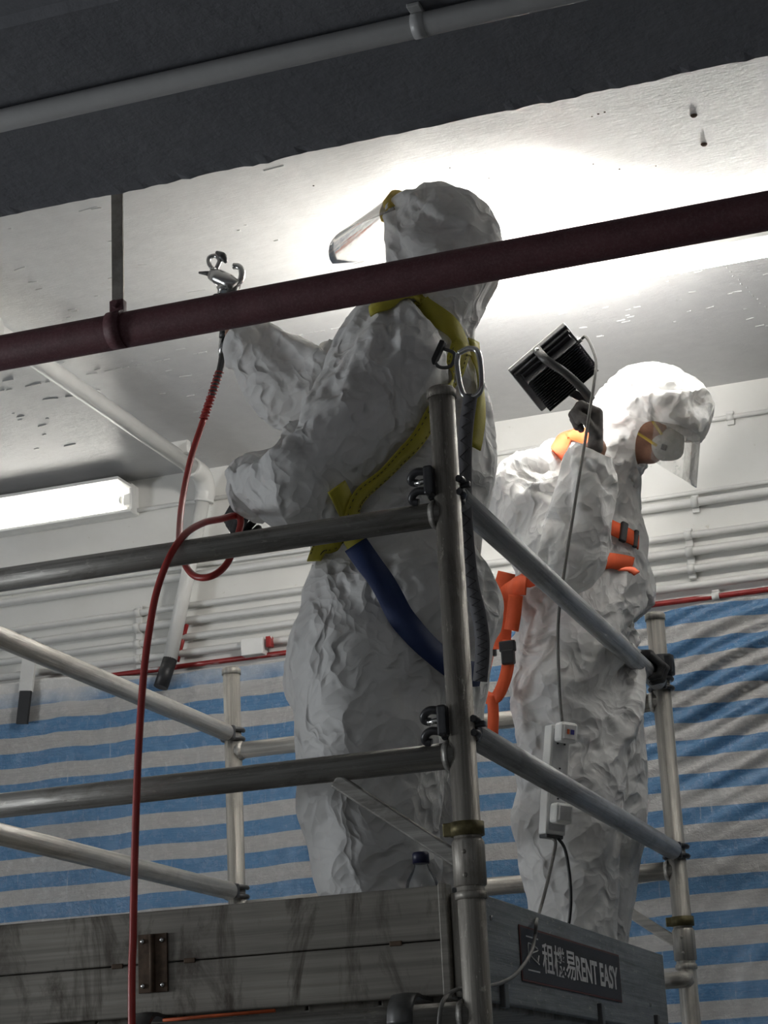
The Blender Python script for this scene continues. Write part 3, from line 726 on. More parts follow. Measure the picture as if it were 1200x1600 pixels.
def clean(V, F, keep):
    F = F[keep[F].all(1)]; u = np.unique(F); mp = np.full(len(V), -1); mp[u] = np.arange(len(u)); return V[u], mp[F]
def to_mesh(name, V, F):
    me = bpy.data.meshes.new(name); me.vertices.add(len(V)); me.vertices.foreach_set('co', np.asarray(V, np.float32).ravel())
    me.loops.add(F.size); me.loops.foreach_set('vertex_index', F.ravel().astype(np.int32))
    me.polygons.add(len(F)); me.polygons.foreach_set('loop_start', (np.arange(len(F)) * F.shape[1]).astype(np.int32))
    me.update(calc_edges=True); me.validate(); me.polygons.foreach_set('use_smooth', [True] * len(me.polygons)); return me
def blob(name, prims, vox, mat, parent, smooth=1, cut=None):
    V, F = surface_net(prims, vox); V = project(prims, V, smooth)
    if cut is not None: V, F = clean(V, F, ~cut(V))
    return obj(name, to_mesh(name, V, F), mat, parent)
def nrm(v): v = np.asarray(v, float); return v / np.linalg.norm(v)
def vnoise(P, f, seed):
    """cheap smooth value noise in [-1, 1]"""
    r = np.random.default_rng(seed); T = r.uniform(-1, 1, (32, 32, 32)); Q = P * f + 100.0; I = np.floor(Q).astype(int); t = Q - I; t = t * t * (3 - 2 * t); I %= 32; J = (I + 1) % 32
    def g(a, b, c): return T[a[:, 0], b[:, 1], c[:, 2]]
    x, y, z = t.T; L = lambda a, b, s: a + (b - a) * s
    return L(L(L(g(I, I, I), g(J, I, I), x), L(g(I, J, I), g(J, J, I), x), y), L(L(g(I, I, J), g(J, I, J), x), L(g(I, J, J), g(J, J, J), x), y), z)
def vnormals(V, F):
    nf = np.cross(V[F[:, 2]] - V[F[:, 0]], V[F[:, 3]] - V[F[:, 1]]); N = np.zeros_like(V)
    for k in range(4): np.add.at(N, F[:, k], nf)
    return N / np.maximum(np.linalg.norm(N, axis=1), 1e-9)[:, None]
def subdivide(V, F, sharp=0.0):
    """one step of quad subdivision; sharp = 1 keeps the facets flat"""
    e = np.concatenate([F[:, [0, 1]], F[:, [1, 2]], F[:, [2, 3]], F[:, [3, 0]]]); es = np.sort(e, 1); u, inv, cnt = np.unique(es, axis=0, return_inverse=True, return_counts=True); inv = inv.ravel()
    n, m, q = len(V), len(u), len(F); fp = V[F].mean(1); em = V[u].mean(1)
    fs = np.zeros((m, 3)); fi = np.tile(np.arange(q), 4); np.add.at(fs, inv, fp[fi]); bd = cnt == 1
    ep = np.where(bd[:, None], em, (2 * em + fs) / 4); ep = em * sharp + ep * (1 - sharp)
    val = np.bincount(u.ravel(), minlength=n).astype(float)[:, None]; nfc = np.bincount(F.ravel(), minlength=n).astype(float)[:, None]
    Q = np.zeros((n, 3)); R = np.zeros((n, 3))
    for k in range(4): np.add.at(Q, F[:, k], fp)
    for k in range(2): np.add.at(R, u[:, k], em)
    vp = (Q / np.maximum(nfc, 1) + 2 * R / val + (val - 3) * V) / val
    bv = np.zeros(n, bool); bv[u[bd].ravel()] = True; vp[bv] = V[bv]; vp = V * sharp + vp * (1 - sharp)
    far_ = np.linalg.norm(vp - V, axis=1) > .012; vp[far_] = V[far_]; far_ = np.linalg.norm(ep - em, axis=1) > .012; ep[far_] = em[far_]
    E = (n + inv).reshape(4, q).T; Fc = n + m + np.arange(q)
    NF = np.concatenate([np.stack([F[:, k], E[:, k], Fc, E[:, (k + 3) % 4]], 1) for k in range(4)])
    return np.concatenate([vp, ep, fp]), NF
def edge_pin(V, F, grow=1):
    e = np.concatenate([F[:, [0, 1]], F[:, [1, 2]], F[:, [2, 3]], F[:, [3, 0]]]); e.sort(1); u, c = np.unique(e, axis=0, return_counts=True)
    p = np.zeros(len(V)); p[u[c == 1].ravel()] = 1
    for _ in range(grow): q = p.copy(); np.maximum.at(q, u[:, 0], p[u[:, 1]] * .6); np.maximum.at(q, u[:, 1], p[u[:, 0]] * .6); p = q
    return p
def edge_smooth(V, F, it=12):
    e = np.concatenate([F[:, [0, 1]], F[:, [1, 2]], F[:, [2, 3]], F[:, [3, 0]]]); e.sort(1); u, c = np.unique(e, axis=0, return_counts=True); b = u[c == 1]
    for _ in range(it):
        S = np.zeros_like(V); n = np.zeros(len(V))
        for i, j in ((0, 1), (1, 0)): np.add.at(S, b[:, i], V[b[:, j]]); np.add.at(n, b[:, i], 1)
        m = n == 2; V = V.copy(); V[m] = V[m] * .4 + .6 * (S[m] / n[m][:, None])
    return V
def make_suit(prims, inner, cutf, pinspec, seed, mat, parent, vox=.018, slack=.12, frames=18, bend=.6, press=.5, grav=.32):
    """a loose coverall: a form around the body whose fabric is longer than the form, settled over the body by a short cloth run"""
    V, F = surface_net(prims, vox); V = project(prims, V, 2); V, F = clean(V, F, ~cutf(V)); V = edge_smooth(V, F)
    Vi, Fi = surface_net(inner, .022); bo = obj('collider', to_mesh('collider', Vi, Fi)); bo.modifiers.new('collision', 'COLLISION'); bo.collision.thickness_outer = .006
    N = vnormals(V, F); V = V + N * (.004 * (vnoise(V, 6, seed) + vnoise(V, 13, seed + 1)))[:, None]
    ob = obj('coverall', to_mesh('coverall', V, F), mat)
    pin = edge_pin(V, F); pin = np.where(pin > .5, 1.0, 0.0)
    for p, r, a in pinspec: pin = np.maximum(pin, a * np.exp(-(np.linalg.norm(V - np.array(p), axis=1) / r) ** 4))
    g = ob.vertex_groups.new(name='pin')
    for i in np.nonzero(pin > .02)[0]: g.add([int(i)], float(pin[i]), 'REPLACE')
    cm = ob.modifiers.new('cloth', 'CLOTH'); s = cm.settings
    s.quality = 4; s.mass = .15; s.air_damping = 2
    s.tension_stiffness = 20; s.compression_stiffness = 20; s.shear_stiffness = 10; s.bending_model = 'ANGULAR'; s.bending_stiffness = bend
    s.tension_damping = 10; s.compression_damping = 10; s.shear_damping = 10; s.bending_damping = .5
    s.vertex_group_mass = 'pin'; s.pin_stiffness = 1.5; s.shrink_min = -slack; s.use_pressure = True; s.uniform_pressure_force = press; s.effector_weights.gravity = grav
    cs = cm.collision_settings; cs.use_collision = True; cs.distance_min = .005; cs.use_self_collision = False; cs.collision_quality = 2
    for f in range(1, frames + 1): scene.frame_set(f)
    me = bpy.data.meshes.new_from_object(ob.evaluated_get(bpy.context.evaluated_depsgraph_get()))
    bpy.data.objects.remove(ob); bpy.data.objects.remove(bo); scene.frame_set(1)
    co = np.empty(len(me.vertices) * 3); me.vertices.foreach_get('co', co); X = co.reshape(-1, 3)
    dl = np.linalg.norm(X - V, axis=1); X = V + (X - V) * np.minimum(1, .075 / np.maximum(dl, 1e-6))[:, None]
    # crisp the folds a little, then refine
    e = np.concatenate([F[:, [0, 1]], F[:, [1, 2]], F[:, [2, 3]], F[:, [3, 0]]]); e.sort(1); e = np.unique(e, axis=0); dg = np.bincount(e.ravel(), minlength=len(X)).astype(float)[:, None]
    Y = X.copy()
    for _ in range(4):
        S = np.zeros_like(Y); np.add.at(S, e[:, 0], Y[e[:, 1]]); np.add.at(S, e[:, 1], Y[e[:, 0]]); Y = Y * .4 + .6 * S / dg
    X = X + (X - Y).clip(-.010, .010) * (.55 * (1 - np.minimum(pin, 1)))[:, None]
    X, F = subdivide(X, F, .35); N = vnormals(X, F)
    Q = X + np.stack([vnoise(X, 6, seed + 50 + i) for i in range(3)], 1) * .03
    h = -.0075 * (np.abs(vnoise(Q * (1, 1, .55), 10, seed + 60)) - .3) - .0040 * (np.abs(vnoise(Q, 22, seed + 61)) - .3)
    X = X + N * h[:, None]
    return obj('coverall', to_mesh('coverall', X, F), mat, parent)
def hand_prims(wrist, palm_dir, up, thumb_side, curl, size=1.0, rad=0.0095, thumb=None):
    """palm and five fingers; palm_dir wrist->knuckles, up = back of the hand, curl = bend per joint (radians)"""
    d = nrm(palm_dir); u = nrm(np.array(up) - d * np.dot(up, d)); s = np.cross(d, u) * thumb_side
    W = np.array(wrist, float); P = []
    for k in (-1, 0, 1): P.append(cone(W + s * k * .016 * size, W + d * .085 * size + s * k * .026 * size, .019 * size, .0155 * size, .012))
    lens = [(.042, .026, .022), (.046, .030, .024), (.043, .028, .023), (.034, .021, .019)]
    for i, ls in enumerate(lens):
        base = W + d * (.092 - .004 * abs(i - 1)) * size + s * (.033 - .022 * i) * size; ang = 0; a = base
        cu = curl[i] if hasattr(curl[0], '__len__') else curl
        for j, L_ in enumerate(ls):
            ang += cu[j]; dirv = d * math.cos(ang) - u * math.sin(ang); b = a + dirv * L_ * size
            r0 = rad * size * (1 - .07 * j); P.append(cone(a, b, r0, r0 * .93, .004)); a = b
    tb = W + d * .028 * size + s * .028 * size
    td = thumb or ((.55, .62, -.35), (.82, .15, -.55))
    for (fd, fs, fu), L_, r0 in zip(td, (.046, .036), (.0125, .0108)):
        dv = nrm(d * fd + s * fs + u * fu); b = tb + dv * L_ * size; P.append(cone(tb, b, r0 * size, r0 * size * .9, .006)); tb = b
    return P
def head_prims(c, fwd, up):
    """skull with brow, nose, lips, chin, ears; c = centre of the head, face looks along fwd"""
    f = nrm(fwd); u = nrm(np.array(up) - f * np.dot(up, f)); r = np.cross(f, u); R = np.stack([f, r, u], 1)
    p = lambda a, b, z: np.array(c) + f * a + r * b + u * z
    P = [ell(p(-.012, 0, .028), (.098, .078, .092), R, .02), ell(p(.018, 0, -.035), (.072, .062, .085), R, .03), ell(p(.055, 0, -.088), (.030, .034, .026), R, .03),
         ell(p(.078, 0, .022), (.018, .055, .014), R, .02), cone(p(.088, 0, .012), p(.112, 0, -.028), .009, .0135, .012), ell(p(.098, .010, -.032), (.011, .009, .008), R, .008), ell(p(.098, -.010, -.032), (.011, .009, .008), R, .008),
         ell(p(.088, 0, -.058), (.012, .024, .006), R, .006), ell(p(.086, 0, -.069), (.012, .021, .007), R, .006)]
    for s in (-1, 1):
        P += [ell(p(.064, s * .042, -.02), (.026, .022, .022), R, .02), ell(p(-.006, s * .078, -.008), (.019, .008, .032), R, .008), ell(p(.0795, s * .031, .004), (.011, .0125, .010), R, .004)]
    P.append(cone(p(-.025, 0, -.06), p(-.045, 0, -.16), .058, .06, .03))
    return P, p, R
SKIN = MB('skin', 0.5, 0, (0.32, 0.17, 0.11)); _v = SKIN.coord(); SKIN.color(SKIN.ramp(SKIN.noise(_v, 40, 4), [(0.3, (0.26, 0.13, 0.085)), (0.7, (0.37, 0.20, 0.13))])); SKIN = SKIN.m
M['glove'] = plain('black_glove', (0.028, 0.027, 0.028), 0.6, 0, 0.35, 60, 0.35); M['glove_grey'] = plain('grey_glove', (0.10, 0.09, 0.085), 0.7, 0, 0.3, 60, 0.35)
M['boot'] = plain('boot_leather', (0.03, 0.028, 0.026), 0.6)
def mat_web(name, c1, c2):
    m = MB(name, 0.65, 0); v = m.coord(); n = m.noise(v, 350, 2); n2 = m.noise(v, 18, 3)
    m.color(m.mix(m.ramp(n2, [(.35, (0, 0, 0)), (.75, (.6, .6, .6))]), c1, c2)); m.bump(n, .3, .001); return m.m
M['web_yellow'] = mat_web('yellow_webbing', (0.42, 0.37, 0.03), (0.30, 0.27, 0.03)); M['web_blue'] = mat_web('blue_webbing', (0.012, 0.028, 0.10), (0.018, 0.04, 0.14)); M['web_orange'] = mat_web('orange_webbing', (0.80, 0.11, 0.025), (0.62, 0.08, 0.02)); M['web_grey'] = mat_web('grey_webbing', (0.16, 0.16, 0.17), (0.10, 0.10, 0.11)); M['web_black'] = mat_web('black_webbing', (.02, .02, .02), (.035, .035, .035))
M['visor'] = mat_glass('clear_visor', (.9, .9, .88), .23, .08)
M['yellow_foam'] = plain('yellow_foam', (.50, .36, .06), .7)
def bvh_of(ob):
    me = ob.data; return BVHTree.FromPolygons([v.co.copy() for v in me.vertices], [tuple(p.vertices) for p in me.polygons])
def strap_on(bvh, pix, width, off=.004, per=8, th=.003, name='strap', mat=None, parent=None, sm=3):
    """webbing laid on the suit: pix holds image points (hit on the near side) or world points (nearest surface)"""
    pts = []; ns = []
    for q in pix:
        if len(q) == 2:
            d = Vector(ray(*q)); h, n, i, ds = bvh.ray_cast(Vector(CAM_P), d)
            if h is None: h, n, i, ds = bvh.find_nearest(Vector(CAM_P) + d.normalized() * 4.9)
        else: h, n, i, ds = bvh.find_nearest(Vector(q))
        pts.append(Vector(h))
    fine = catmull(pts, per); P = []
    for p in fine:
        h, n, i, ds = bvh.find_nearest(p); n = (Vector(n) if n.dot(p - h) >= 0 or (p - h).length < 1e-4 else Vector(n)); P.append(h); ns.append(n)
    for _ in range(sm):
        P = [P[0]] + [(P[i - 1] + P[i] * 2 + P[i + 1]) / 4 for i in range(1, len(P) - 1)] + [P[-1]]
        ns = [ns[0]] + [(ns[i - 1] + ns[i] + ns[i + 1]).normalized() for i in range(1, len(ns) - 1)] + [ns[-1]]
    P = [p + n * (off + .004) for p, n in zip(P, ns)]
    return obj(name, ribbon(P, ns, width, th), mat, parent), P, ns
# ================================================================== worker with the spray gun
def A(px, py, Y): return np.array(aty(px, py, Y))
UP = np.array((0, 0, 1.0))
w1 = thing('person', 'worker in white hooded coverall and yellow harness, holding the spray gun up', 'person', (-.36, .40, 1.9), 'painters on the scaffold')
F1 = nrm((-.92, .38, 0)); R1 = nrm((.38, .92, 0)); B1 = np.stack([F1, R1, UP], 1)
def W1(px, py, side): return A(px, py, .42 + side * .92)          # side > 0: his right, farther from the viewer
neck, chest, belly, hip = W1(668, 492, 0), W1(640, 600, 0), W1(628, 775, 0), W1(612, 925, 0)
shL, shR = W1(620, 548, -.17), W1(650, 560, .17)
elL, wrL = W1(485, 710, -.27), W1(383, 776, -.16)
elR, wrR = W1(462, 588, .16), W1(370, 522, .12)
hipL, hipR = W1(572, 985, -.10), W1(655, 985, .10)
knL, knR = W1(568, 1200, -.11), W1(648, 1200, .11)
anL, anR = W1(600, 1475, -.10), W1(655, 1475, .12)
hc1 = W1(684, 390, 0)
look1 = nrm(F1 * .60 + UP * .80); hu1 = nrm(UP * .60 - F1 * .80); H1 = np.stack([look1, np.cross(look1, hu1), hu1], 1)
head1, hp1, _ = head_prims(hc1 + look1 * .005, look1, hu1)
core1 = [ell(chest, (.115, .165, .22), B1), ell(belly, (.115, .14, .18), B1), ell(hip, (.125, .155, .14), B1), cone(neck, chest, .055, .08)]
arms1 = [cone(shL, elL, .058, .045), cone(elL, wrL, .043, .03), cone(shR, elR, .058, .045), cone(elR, wrR, .043, .03)]
legs1 = [cone(hipL, knL, .085, .06), cone(knL, anL, .058, .042), cone(hipR, knR, .085, .06), cone(knR, anR, .058, .042)]
V, F = surface_net(head1 + core1 + arms1 + legs1, .011); obj('body', to_mesh('body', project(head1 + core1 + arms1 + legs1, V, 1), F), SKIN, w1)
suit1 = [ell(chest, (.155, .215, .25), B1, .05), ell(W1(632, 700, 0), (.150, .195, .16), B1, .06), ell(W1(622, 790, 0), (.158, .185, .12), B1, .05),
         ell(W1(622, 905, 0) - F1 * .02, (.205, .215, .155), B1, .07), ell(W1(585, 1010, 0) - F1 * .01, (.195, .20, .14), B1, .06),
         cone(W1(655, 505, 0), chest, .10, .15, .05), cone(W1(630, 540, -.09), shL, .10, .105, .05), cone(W1(650, 545, .09), shR, .10, .105, .05),
         cone(shL, elL, .118, .108, .018), cone(elL, wrL, .106, .064, .02), cone(shR, elR, .112, .096, .04), cone(elR, wrR, .092, .062, .03),
         cone(hipL, knL, .156, .130, .03), cone(knL, anL, .130, .108, .02), cone(hipR, knR, .146, .120, .03), cone(knR, anR, .120, .102, .02),
         ell(hc1 - F1 * .012 + UP * .01, (.130, .130, .142), B1, .05), ell(hc1 + F1 * .055 + UP * .075, (.075, .10, .065), B1, .04), cone(hc1 - F1 * .02 - UP * .02, W1(668, 502, 0), .112, .10, .05)]
inner1 = core1 + arms1 + legs1 + [ell(hc1 + UP * .012 - F1 * .008, (.118, .11, .128), B1), ell(hc1 + F1 * .05 + UP * .07, (.066, .09, .056), B1)]
def wrist_cut(V, wr, el): return ((V - wr) @ nrm(wr - el) > .005) & (np.linalg.norm(V - wr, axis=1) < .12)
def cut1(V):
    rel = (V - hc1) @ H1
    return ((rel[:, 0] > .02) & ((rel[:, 1] / .105) ** 2 + ((rel[:, 2] + .035) / .12) ** 2 < 1) & ((V - hc1) @ F1 > .088)) | wrist_cut(V, wrL, elL) | wrist_cut(V, wrR, elR) | (V[:, 2] < 1.97)
suit_ob = make_suit(suit1, inner1, cut1, [(W1(700, 770, -.1), .10, .25), (W1(560, 800, -.1), .09, .2)], 11, M['tyvek'], w1)
bv1 = bvh_of(suit_ob)
for wr, el, nm, cam_side in ((wrL, elL, 'left', -1), (wrR, elR, 'right', 1)):
    d = nrm(wr - el)
    if nm == 'left': P = hand_prims(wr - d * .015, nrm(d * .8 - UP * .6), nrm(-R1 * .9 + UP * .3), 1, (1.0, 1.1, .7), .98, .0105)
    else: P = hand_prims(wr - d * .02, nrm(d * .6 + UP * .5), nrm(R1 * .8 - F1 * .3), -1, (.9, 1.1, .8), .98, .0105)
    blob('glove', P, .0045, M['glove'], w1)
for an, s in ((anL, -1), (anR, 1)):
    b = np.array((an[0], an[1], 1.955)); blob('boot', [cone((an[0], an[1], 2.03), b, .06, .05, .03), cone(b, b + F1 * .16 - UP * .002, .05, .036, .03), ell(b + F1 * .07 - UP * .038, (.14, .052, .017), B1, .01)], .011, M['boot'], w1, cut=None)
# face shield pushed against the brow, looking up
v1d = -nrm(F1 * .86 - UP * .50); v1f = nrm(F1 * .50 + UP * .86); v1s = np.cross(v1f, v1d); v1c = hc1 + F1 * .06 + UP * .135
bm = bmesh.new(); rows = []
for i in range(25):
    ph = math.radians(-78 + 156 * i / 24); row = []
    for j in range(13):
        t = j / 12; ht = .085 - .285 * t; rr = .142 + .03 * t; trim = .06 * (abs(ph) / 1.36) ** 2 * t
        p = v1c + v1f * (rr * math.cos(ph) - .10 + .02 * t) + v1s * (rr * .85 * math.sin(ph)) + v1d * (-.27) * t * (1 - .74 * (abs(ph) / 1.36) ** 1.3)
        row.append(bm.verts.new(p))
    rows.append(row)
for a, b in zip(rows, rows[1:]):
    for k in range(12): f = bm.faces.new((a[k], a[k + 1], b[k + 1], b[k])); f.smooth = True
bmesh.ops.solidify(bm, geom=bm.faces[:], thickness=.0012)
vis = obj('face_shield', bm, M['visor'], w1)
pts = [v1c + v1f * (.135 * math.cos(a_) - .10) + v1s * (.112 * math.sin(a_)) - v1d * .022 for a_ in np.linspace(-1.25, 1.25, 16)]
obj('brow_pad', ribbon(pts, [nrm(np.array(p) - v1c + v1f * .1) for p in pts], .05, .012), M['yellow_foam'], vis)
# harness
hn, P, ns = strap_on(bv1, [(585, 492), (618, 472), (655, 474), (690, 500), (712, 535), (718, 560)], .047, name='harness', mat=M['web_yellow'], parent=w1, off=.008)
_o, P, ns = strap_on(bv1, [(716, 535), (706, 580), (684, 625), (640, 690), (590, 738), (545, 785), (515, 850), (498, 882)], .050, off=.010, name='back_strap', mat=M['web_yellow'], parent=hn, sm=5)
# stitching along the back strap
for s in (-1, 1):
    bm = bmesh.new()
    for i in range(4, len(P) - 3):
        t = (P[i + 1] - P[i - 1]).normalized(); sd = t.cross(ns[i]).normalized(); c = P[i] + sd * s * .018 + ns[i] * .0045
        addbox(bm, c, (.006, .0014, .001), Matrix((t, sd, ns[i])).transposed())
    obj('stitching', bm, M['web_black'], hn)
def strap_text(ch, P, ns, i, size, parent):
    cu = bpy.data.curves.new('strap_letter', 'FONT'); cu.body = ch; cu.size = size; cu.align_x = 'CENTER'; cu.align_y = 'CENTER'; cu.offset = .0012
    o = bpy.data.objects.new('strap_letter', cu); COL.objects.link(o); bpy.context.view_layer.update()
    me = bpy.data.meshes.new_from_object(o.evaluated_get(bpy.context.evaluated_depsgraph_get())); bpy.data.objects.remove(o); bpy.data.curves.remove(cu)
    t = (P[i + 1] - P[i - 1]).normalized(); n = ns[i]; sd = n.cross(t).normalized(); me.materials.clear()
    x_ = -t
    M4 = Matrix((x_, n.cross(x_), n)).transposed().to_4x4(); M4.translation = P[i] + n * .0052; me.transform(M4)
    obj('strap_letter', me, M['web_black'], parent)
strap_text('G', P, ns, 10, .036, hn); strap_text('C', P, ns, 17, .036, hn)
_o, P2, n2 = strap_on(bv1, [(522, 758), (534, 785), (548, 820), (566, 868)], .047, off=.006, name='side_strap', mat=M['web_yellow'], parent=hn)
strap_on(bv1, [(560, 858), (585, 900), (620, 955), (655, 1005), (700, 1045), (740, 1050)], [.056] * 40 + [.056], off=.012, name='thigh_strap', mat=M['web_blue'], parent=hn, sm=5)
strap_on(bv1, [(735, 535), (742, 580), (744, 640), (735, 700)], .045, name='back_strap', mat=M['web_yellow'], parent=hn)
obj('size_label', ribbon([P2[0] * 0 + Vector(aty(496, 884, .27)), Vector(aty(493, 894, .27))], [(-.3, -.95, 0)] * 2, .03, .002), M['white_plastic'], hn)
dr = Vector(aty(716, 552, .20)); q_, n_, _, _ = bv1.find_nearest(dr); dr = q_ + n_ * .014
obj('d_ring', tube(catmull([dr + Vector((0, 0, .022)), dr + Vector((-.022, 0, .005)), dr + Vector((-.012, -.004, -.02)), dr + Vector((.016, -.006, -.024)), dr + Vector((.024, 0, .006)), dr + Vector((0, 0, .022))], 6), .004, 8), M['darkgrey'], hn)
obj('strap_keeper', box(dr + Vector((-.012, -.004, .012)), (.012, .02, .06), Matrix.Rotation(.5, 3, 'Y'), bev=.003), M['web_black'], hn)
ca = Vector(aty(733, 580, .13)); k_ = .0045
pts = [ca + Vector((x, 0, z)) for x, z in ((-.022, .045), (.004, .052), (.024, .035), (.026, -.035), (.012, -.058), (-.012, -.056), (-.022, -.03), (-.026, .02))]
cb = obj('carabiner', tube(catmull(pts + [pts[0]], 6), .0062, 10), M['steel'], hn)
# energy-absorbing lanyard hanging from the carabiner
lp = [ca + Vector((.0, .0, -.055)), Vector(aty(727, 690, .10)), Vector(aty(727, 800, .09)), Vector(aty(735, 900, .10)), Vector(aty(748, 960, .11)), Vector(aty(754, 1010, .12)), Vector(aty(750, 1065, .13))]
lf = catmull(lp, 16)
obj('lanyard', ribbon(lf, [(.25, -.95, 0)] * len(lf), .030, .004), M['web_grey'], hn)
zz = [p + Vector((.25, -.95, 0)) * .0075 + Vector((.95, .25, 0)) * (.010 if (i // 2) % 2 else -.010) for i, p in enumerate(lf)][::2]
obj('elastic_thread', tube(zz, .0016, 6), M['web_black'], hn)

# ================================================================== worker with the flood light
w2 = thing('person', 'worker in white coverall and orange harness looking down, lifting the flood light', 'person', (-.26, 1.68, 1.9), 'painters on the scaffold')
F2 = nrm((.97, -.20, 0)); R2 = nrm((-.20, -.97, 0)); B2 = np.stack([F2, R2, UP], 1)
def W2(px, py, side): return A(px, py, 1.68 - side * .97)           # side > 0: his right, nearer to the viewer
neck, chest, belly, hip = W2(938, 722, 0), W2(888, 800, 0), W2(890, 910, 0), W2(898, 1010, 0)
shR, shL = W2(838, 745, .17), W2(905, 745, -.17)
elR, wrR = W2(872, 842, .34), W2(931, 700, .40)
elL, wrL = W2(955, 905, -.24), np.array((-.085, 1.895, 2.938))
hipR, hipL = W2(870, 1045, .09), W2(925, 1045, -.09)
knR, knL = W2(872, 1235, .09), W2(925, 1235, -.10)
anR, anL = W2(880, 1475, .09), W2(905, 1480, -.10)
hc2 = W2(1015, 648, 0)
look2 = nrm(F2 * .84 - UP * .54); hu2 = nrm(UP * .84 + F2 * .54); H2 = np.stack([look2, np.cross(look2, hu2), hu2], 1)
head2, hp2, _ = head_prims(hc2 - hu2 * .015, look2, hu2)
core2 = [ell(chest, (.11, .165, .21), B2), ell(belly, (.11, .14, .17), B2), ell(hip, (.12, .155, .14), B2), cone(neck, chest, .055, .09), cone(hc2 - look2 * .03 - hu2 * .04, neck, .06, .06)]
arms2 = [cone(shL, elL, .055, .043), cone(elL, wrL, .042, .029), cone(shR, elR, .055, .045), cone(elR, wrR, .042, .029)]
legs2 = [cone(hipL, knL, .08, .058), cone(knL, anL, .056, .042), cone(hipR, knR, .08, .058), cone(knR, anR, .056, .042)]
V, F = surface_net(head2 + core2 + arms2 + legs2, .011); obj('body', to_mesh('body', project(head2 + core2 + arms2 + legs2, V, 1), F), SKIN, w2)
suit2 = [ell(chest, (.152, .21, .23), B2, .05), ell(belly, (.160, .20, .16), B2, .05), ell(W2(898, 1000, 0), (.168, .20, .16), B2, .05), ell(W2(905, 1085, 0), (.170, .19, .13), B2, .05),
         cone(neck, chest, .10, .13, .05), cone(W2(880, 745, .08), shR, .10, .11, .05), cone(W2(915, 745, -.08), shL, .10, .10, .05),
         cone(shR, elR, .112, .098, .02), cone(elR, wrR, .098, .060, .02), cone(shL, elL, .098, .088, .03), cone(elL, wrL, .085, .062, .03),
         cone(hipR, knR, .140, .128, .03), cone(knR, anR, .126, .098, .02), cone(hipL, knL, .140, .122, .03), cone(knL, anL, .118, .088, .02),
         ell(hc2 - look2 * .005 + hu2 * .012, (.145, .132, .145), H2, .05), ell(hc2 + look2 * .082 + hu2 * .04, (.062, .105, .055), H2, .08), cone(hc2 - look2 * .045 - hu2 * .02, W2(925, 735, 0), .105, .10, .05)]
inner2 = core2 + arms2 + legs2 + [ell(hc2 - look2 * .005 + hu2 * .012, (.128, .114, .128), H2), ell(hc2 + look2 * .085 + hu2 * .055, (.05, .09, .035), H2)]
def cut2(V):
    rel = (V - hc2) @ H2
    return ((rel[:, 0] > .052) & (rel[:, 2] < -.012 + .35 * np.clip(.06 - rel[:, 0], -.05, 0)) & (rel[:, 2] > -.20) & (np.abs(rel[:, 1]) < .11)) | wrist_cut(V, wrL, elL) | wrist_cut(V, wrR, elR) | (V[:, 2] < 1.97)
suit2_ob = make_suit(suit2, inner2, cut2, [(W2(830, 925, .1), .08, .2), (W2(950, 900, .1), .08, .15)], 31, M['tyvek'], w2)
bv2 = bvh_of(suit2_ob)
# eyes
for s in (-1, 1):
    c = hp2(.0865, s * .031, .004); e = obj('eye', lathe(c - look2 * .009, look2, [(.001, 0), (.008, .002), (.0115, .008), (.009, .016), (.004, .0185), (.0005, .019)], 14), plain('eye_white', (.7, .68, .64), .3) if s < 0 else bpy.data.materials['eye_white'], w2)
    obj('iris', lathe(c + look2 * .0085, look2, [(.004, 0), (.004, .0015), (.001, .002)], 12), M['black'], e)
# raised right hand round the lamp bracket, left hand on the guard rail
gd = nrm(wrR - elR)
gp = np.array(aty(934, 628, wrR[1])); P = hand_prims(wrR - gd * .005, nrm(gp - wrR), nrm(F2 * .85 - R2 * .45 ), -1, (1.2, 1.35, 1.0), 1.10, .0112, thumb=((.75, .35, -.6), (.6, -.2, -.8)))
g = blob('glove', P, .0045, M['glove_grey'], w2)
obj('cuff_band', tube([wrR - gd * .028, wrR - gd * .012], .030, 20), M['glove'], g)
P = hand_prims(np.array((-.082, 1.90, 2.940)), nrm((1, .12, -.08)), (0, 0, 1), 1, (.75, 1.15, .95), 1.12, .0108, thumb=((.5, .7, -.5), (.4, .2, -.9)))
g = blob('glove', P, .0045, M['glove'], w2)
obj('cuff_band', ribbon([(-.11, 1.925, 2.97), (-.095, 1.927, 2.975), (-.075, 1.93, 2.972)], [(0, 0, 1)] * 3, .075, .004), M['glove_grey'], g)
FT = nrm((.35, .94, 0)); BT = np.stack([FT, nrm((.94, -.35, 0)), UP], 1)
for an in (anL, anR):
    b = np.array((an[0], an[1], 1.955)); blob('boot', [cone((an[0], an[1], 2.03), b, .06, .05, .03), cone(b, b + FT * .14 - UP * .002, .05, .036, .03), ell(b + FT * .06 - UP * .038, (.13, .052, .017), BT, .01)], .011, M['boot'], w2)
# dust mask with straps
mk = blob('dust_mask', [ell(hp2(.088, 0, -.045), (.042, .052, .050), H2, .02), cone(hp2(.105, 0, -.02), hp2(.125, 0, -.055), .022, .022, .03)], .006, plain('mask_grey', (.30, .295, .29), .8, 0, .15, 40, .2), w2)
for zz_, zt in ((-.03, .03), (-.065, -.05)):
    for s in (-1, 1):
        pts = [hp2(.092, s * .052, zz_), hp2(.05, s * .078, (zz_ + zt) / 2), hp2(0, s * .086, zt)]
        obj('mask_strap', ribbon(catmull(pts, 6), [np.cross(look2, hu2) * s] * 13, .008, .002), M['yellow_foam'], mk)
obj('mask_print', ribbon([hp2(.105, .050, -.062), hp2(.118, .040, -.060)], [np.cross(look2, hu2)] * 2, .016, .001), M['black'], mk)
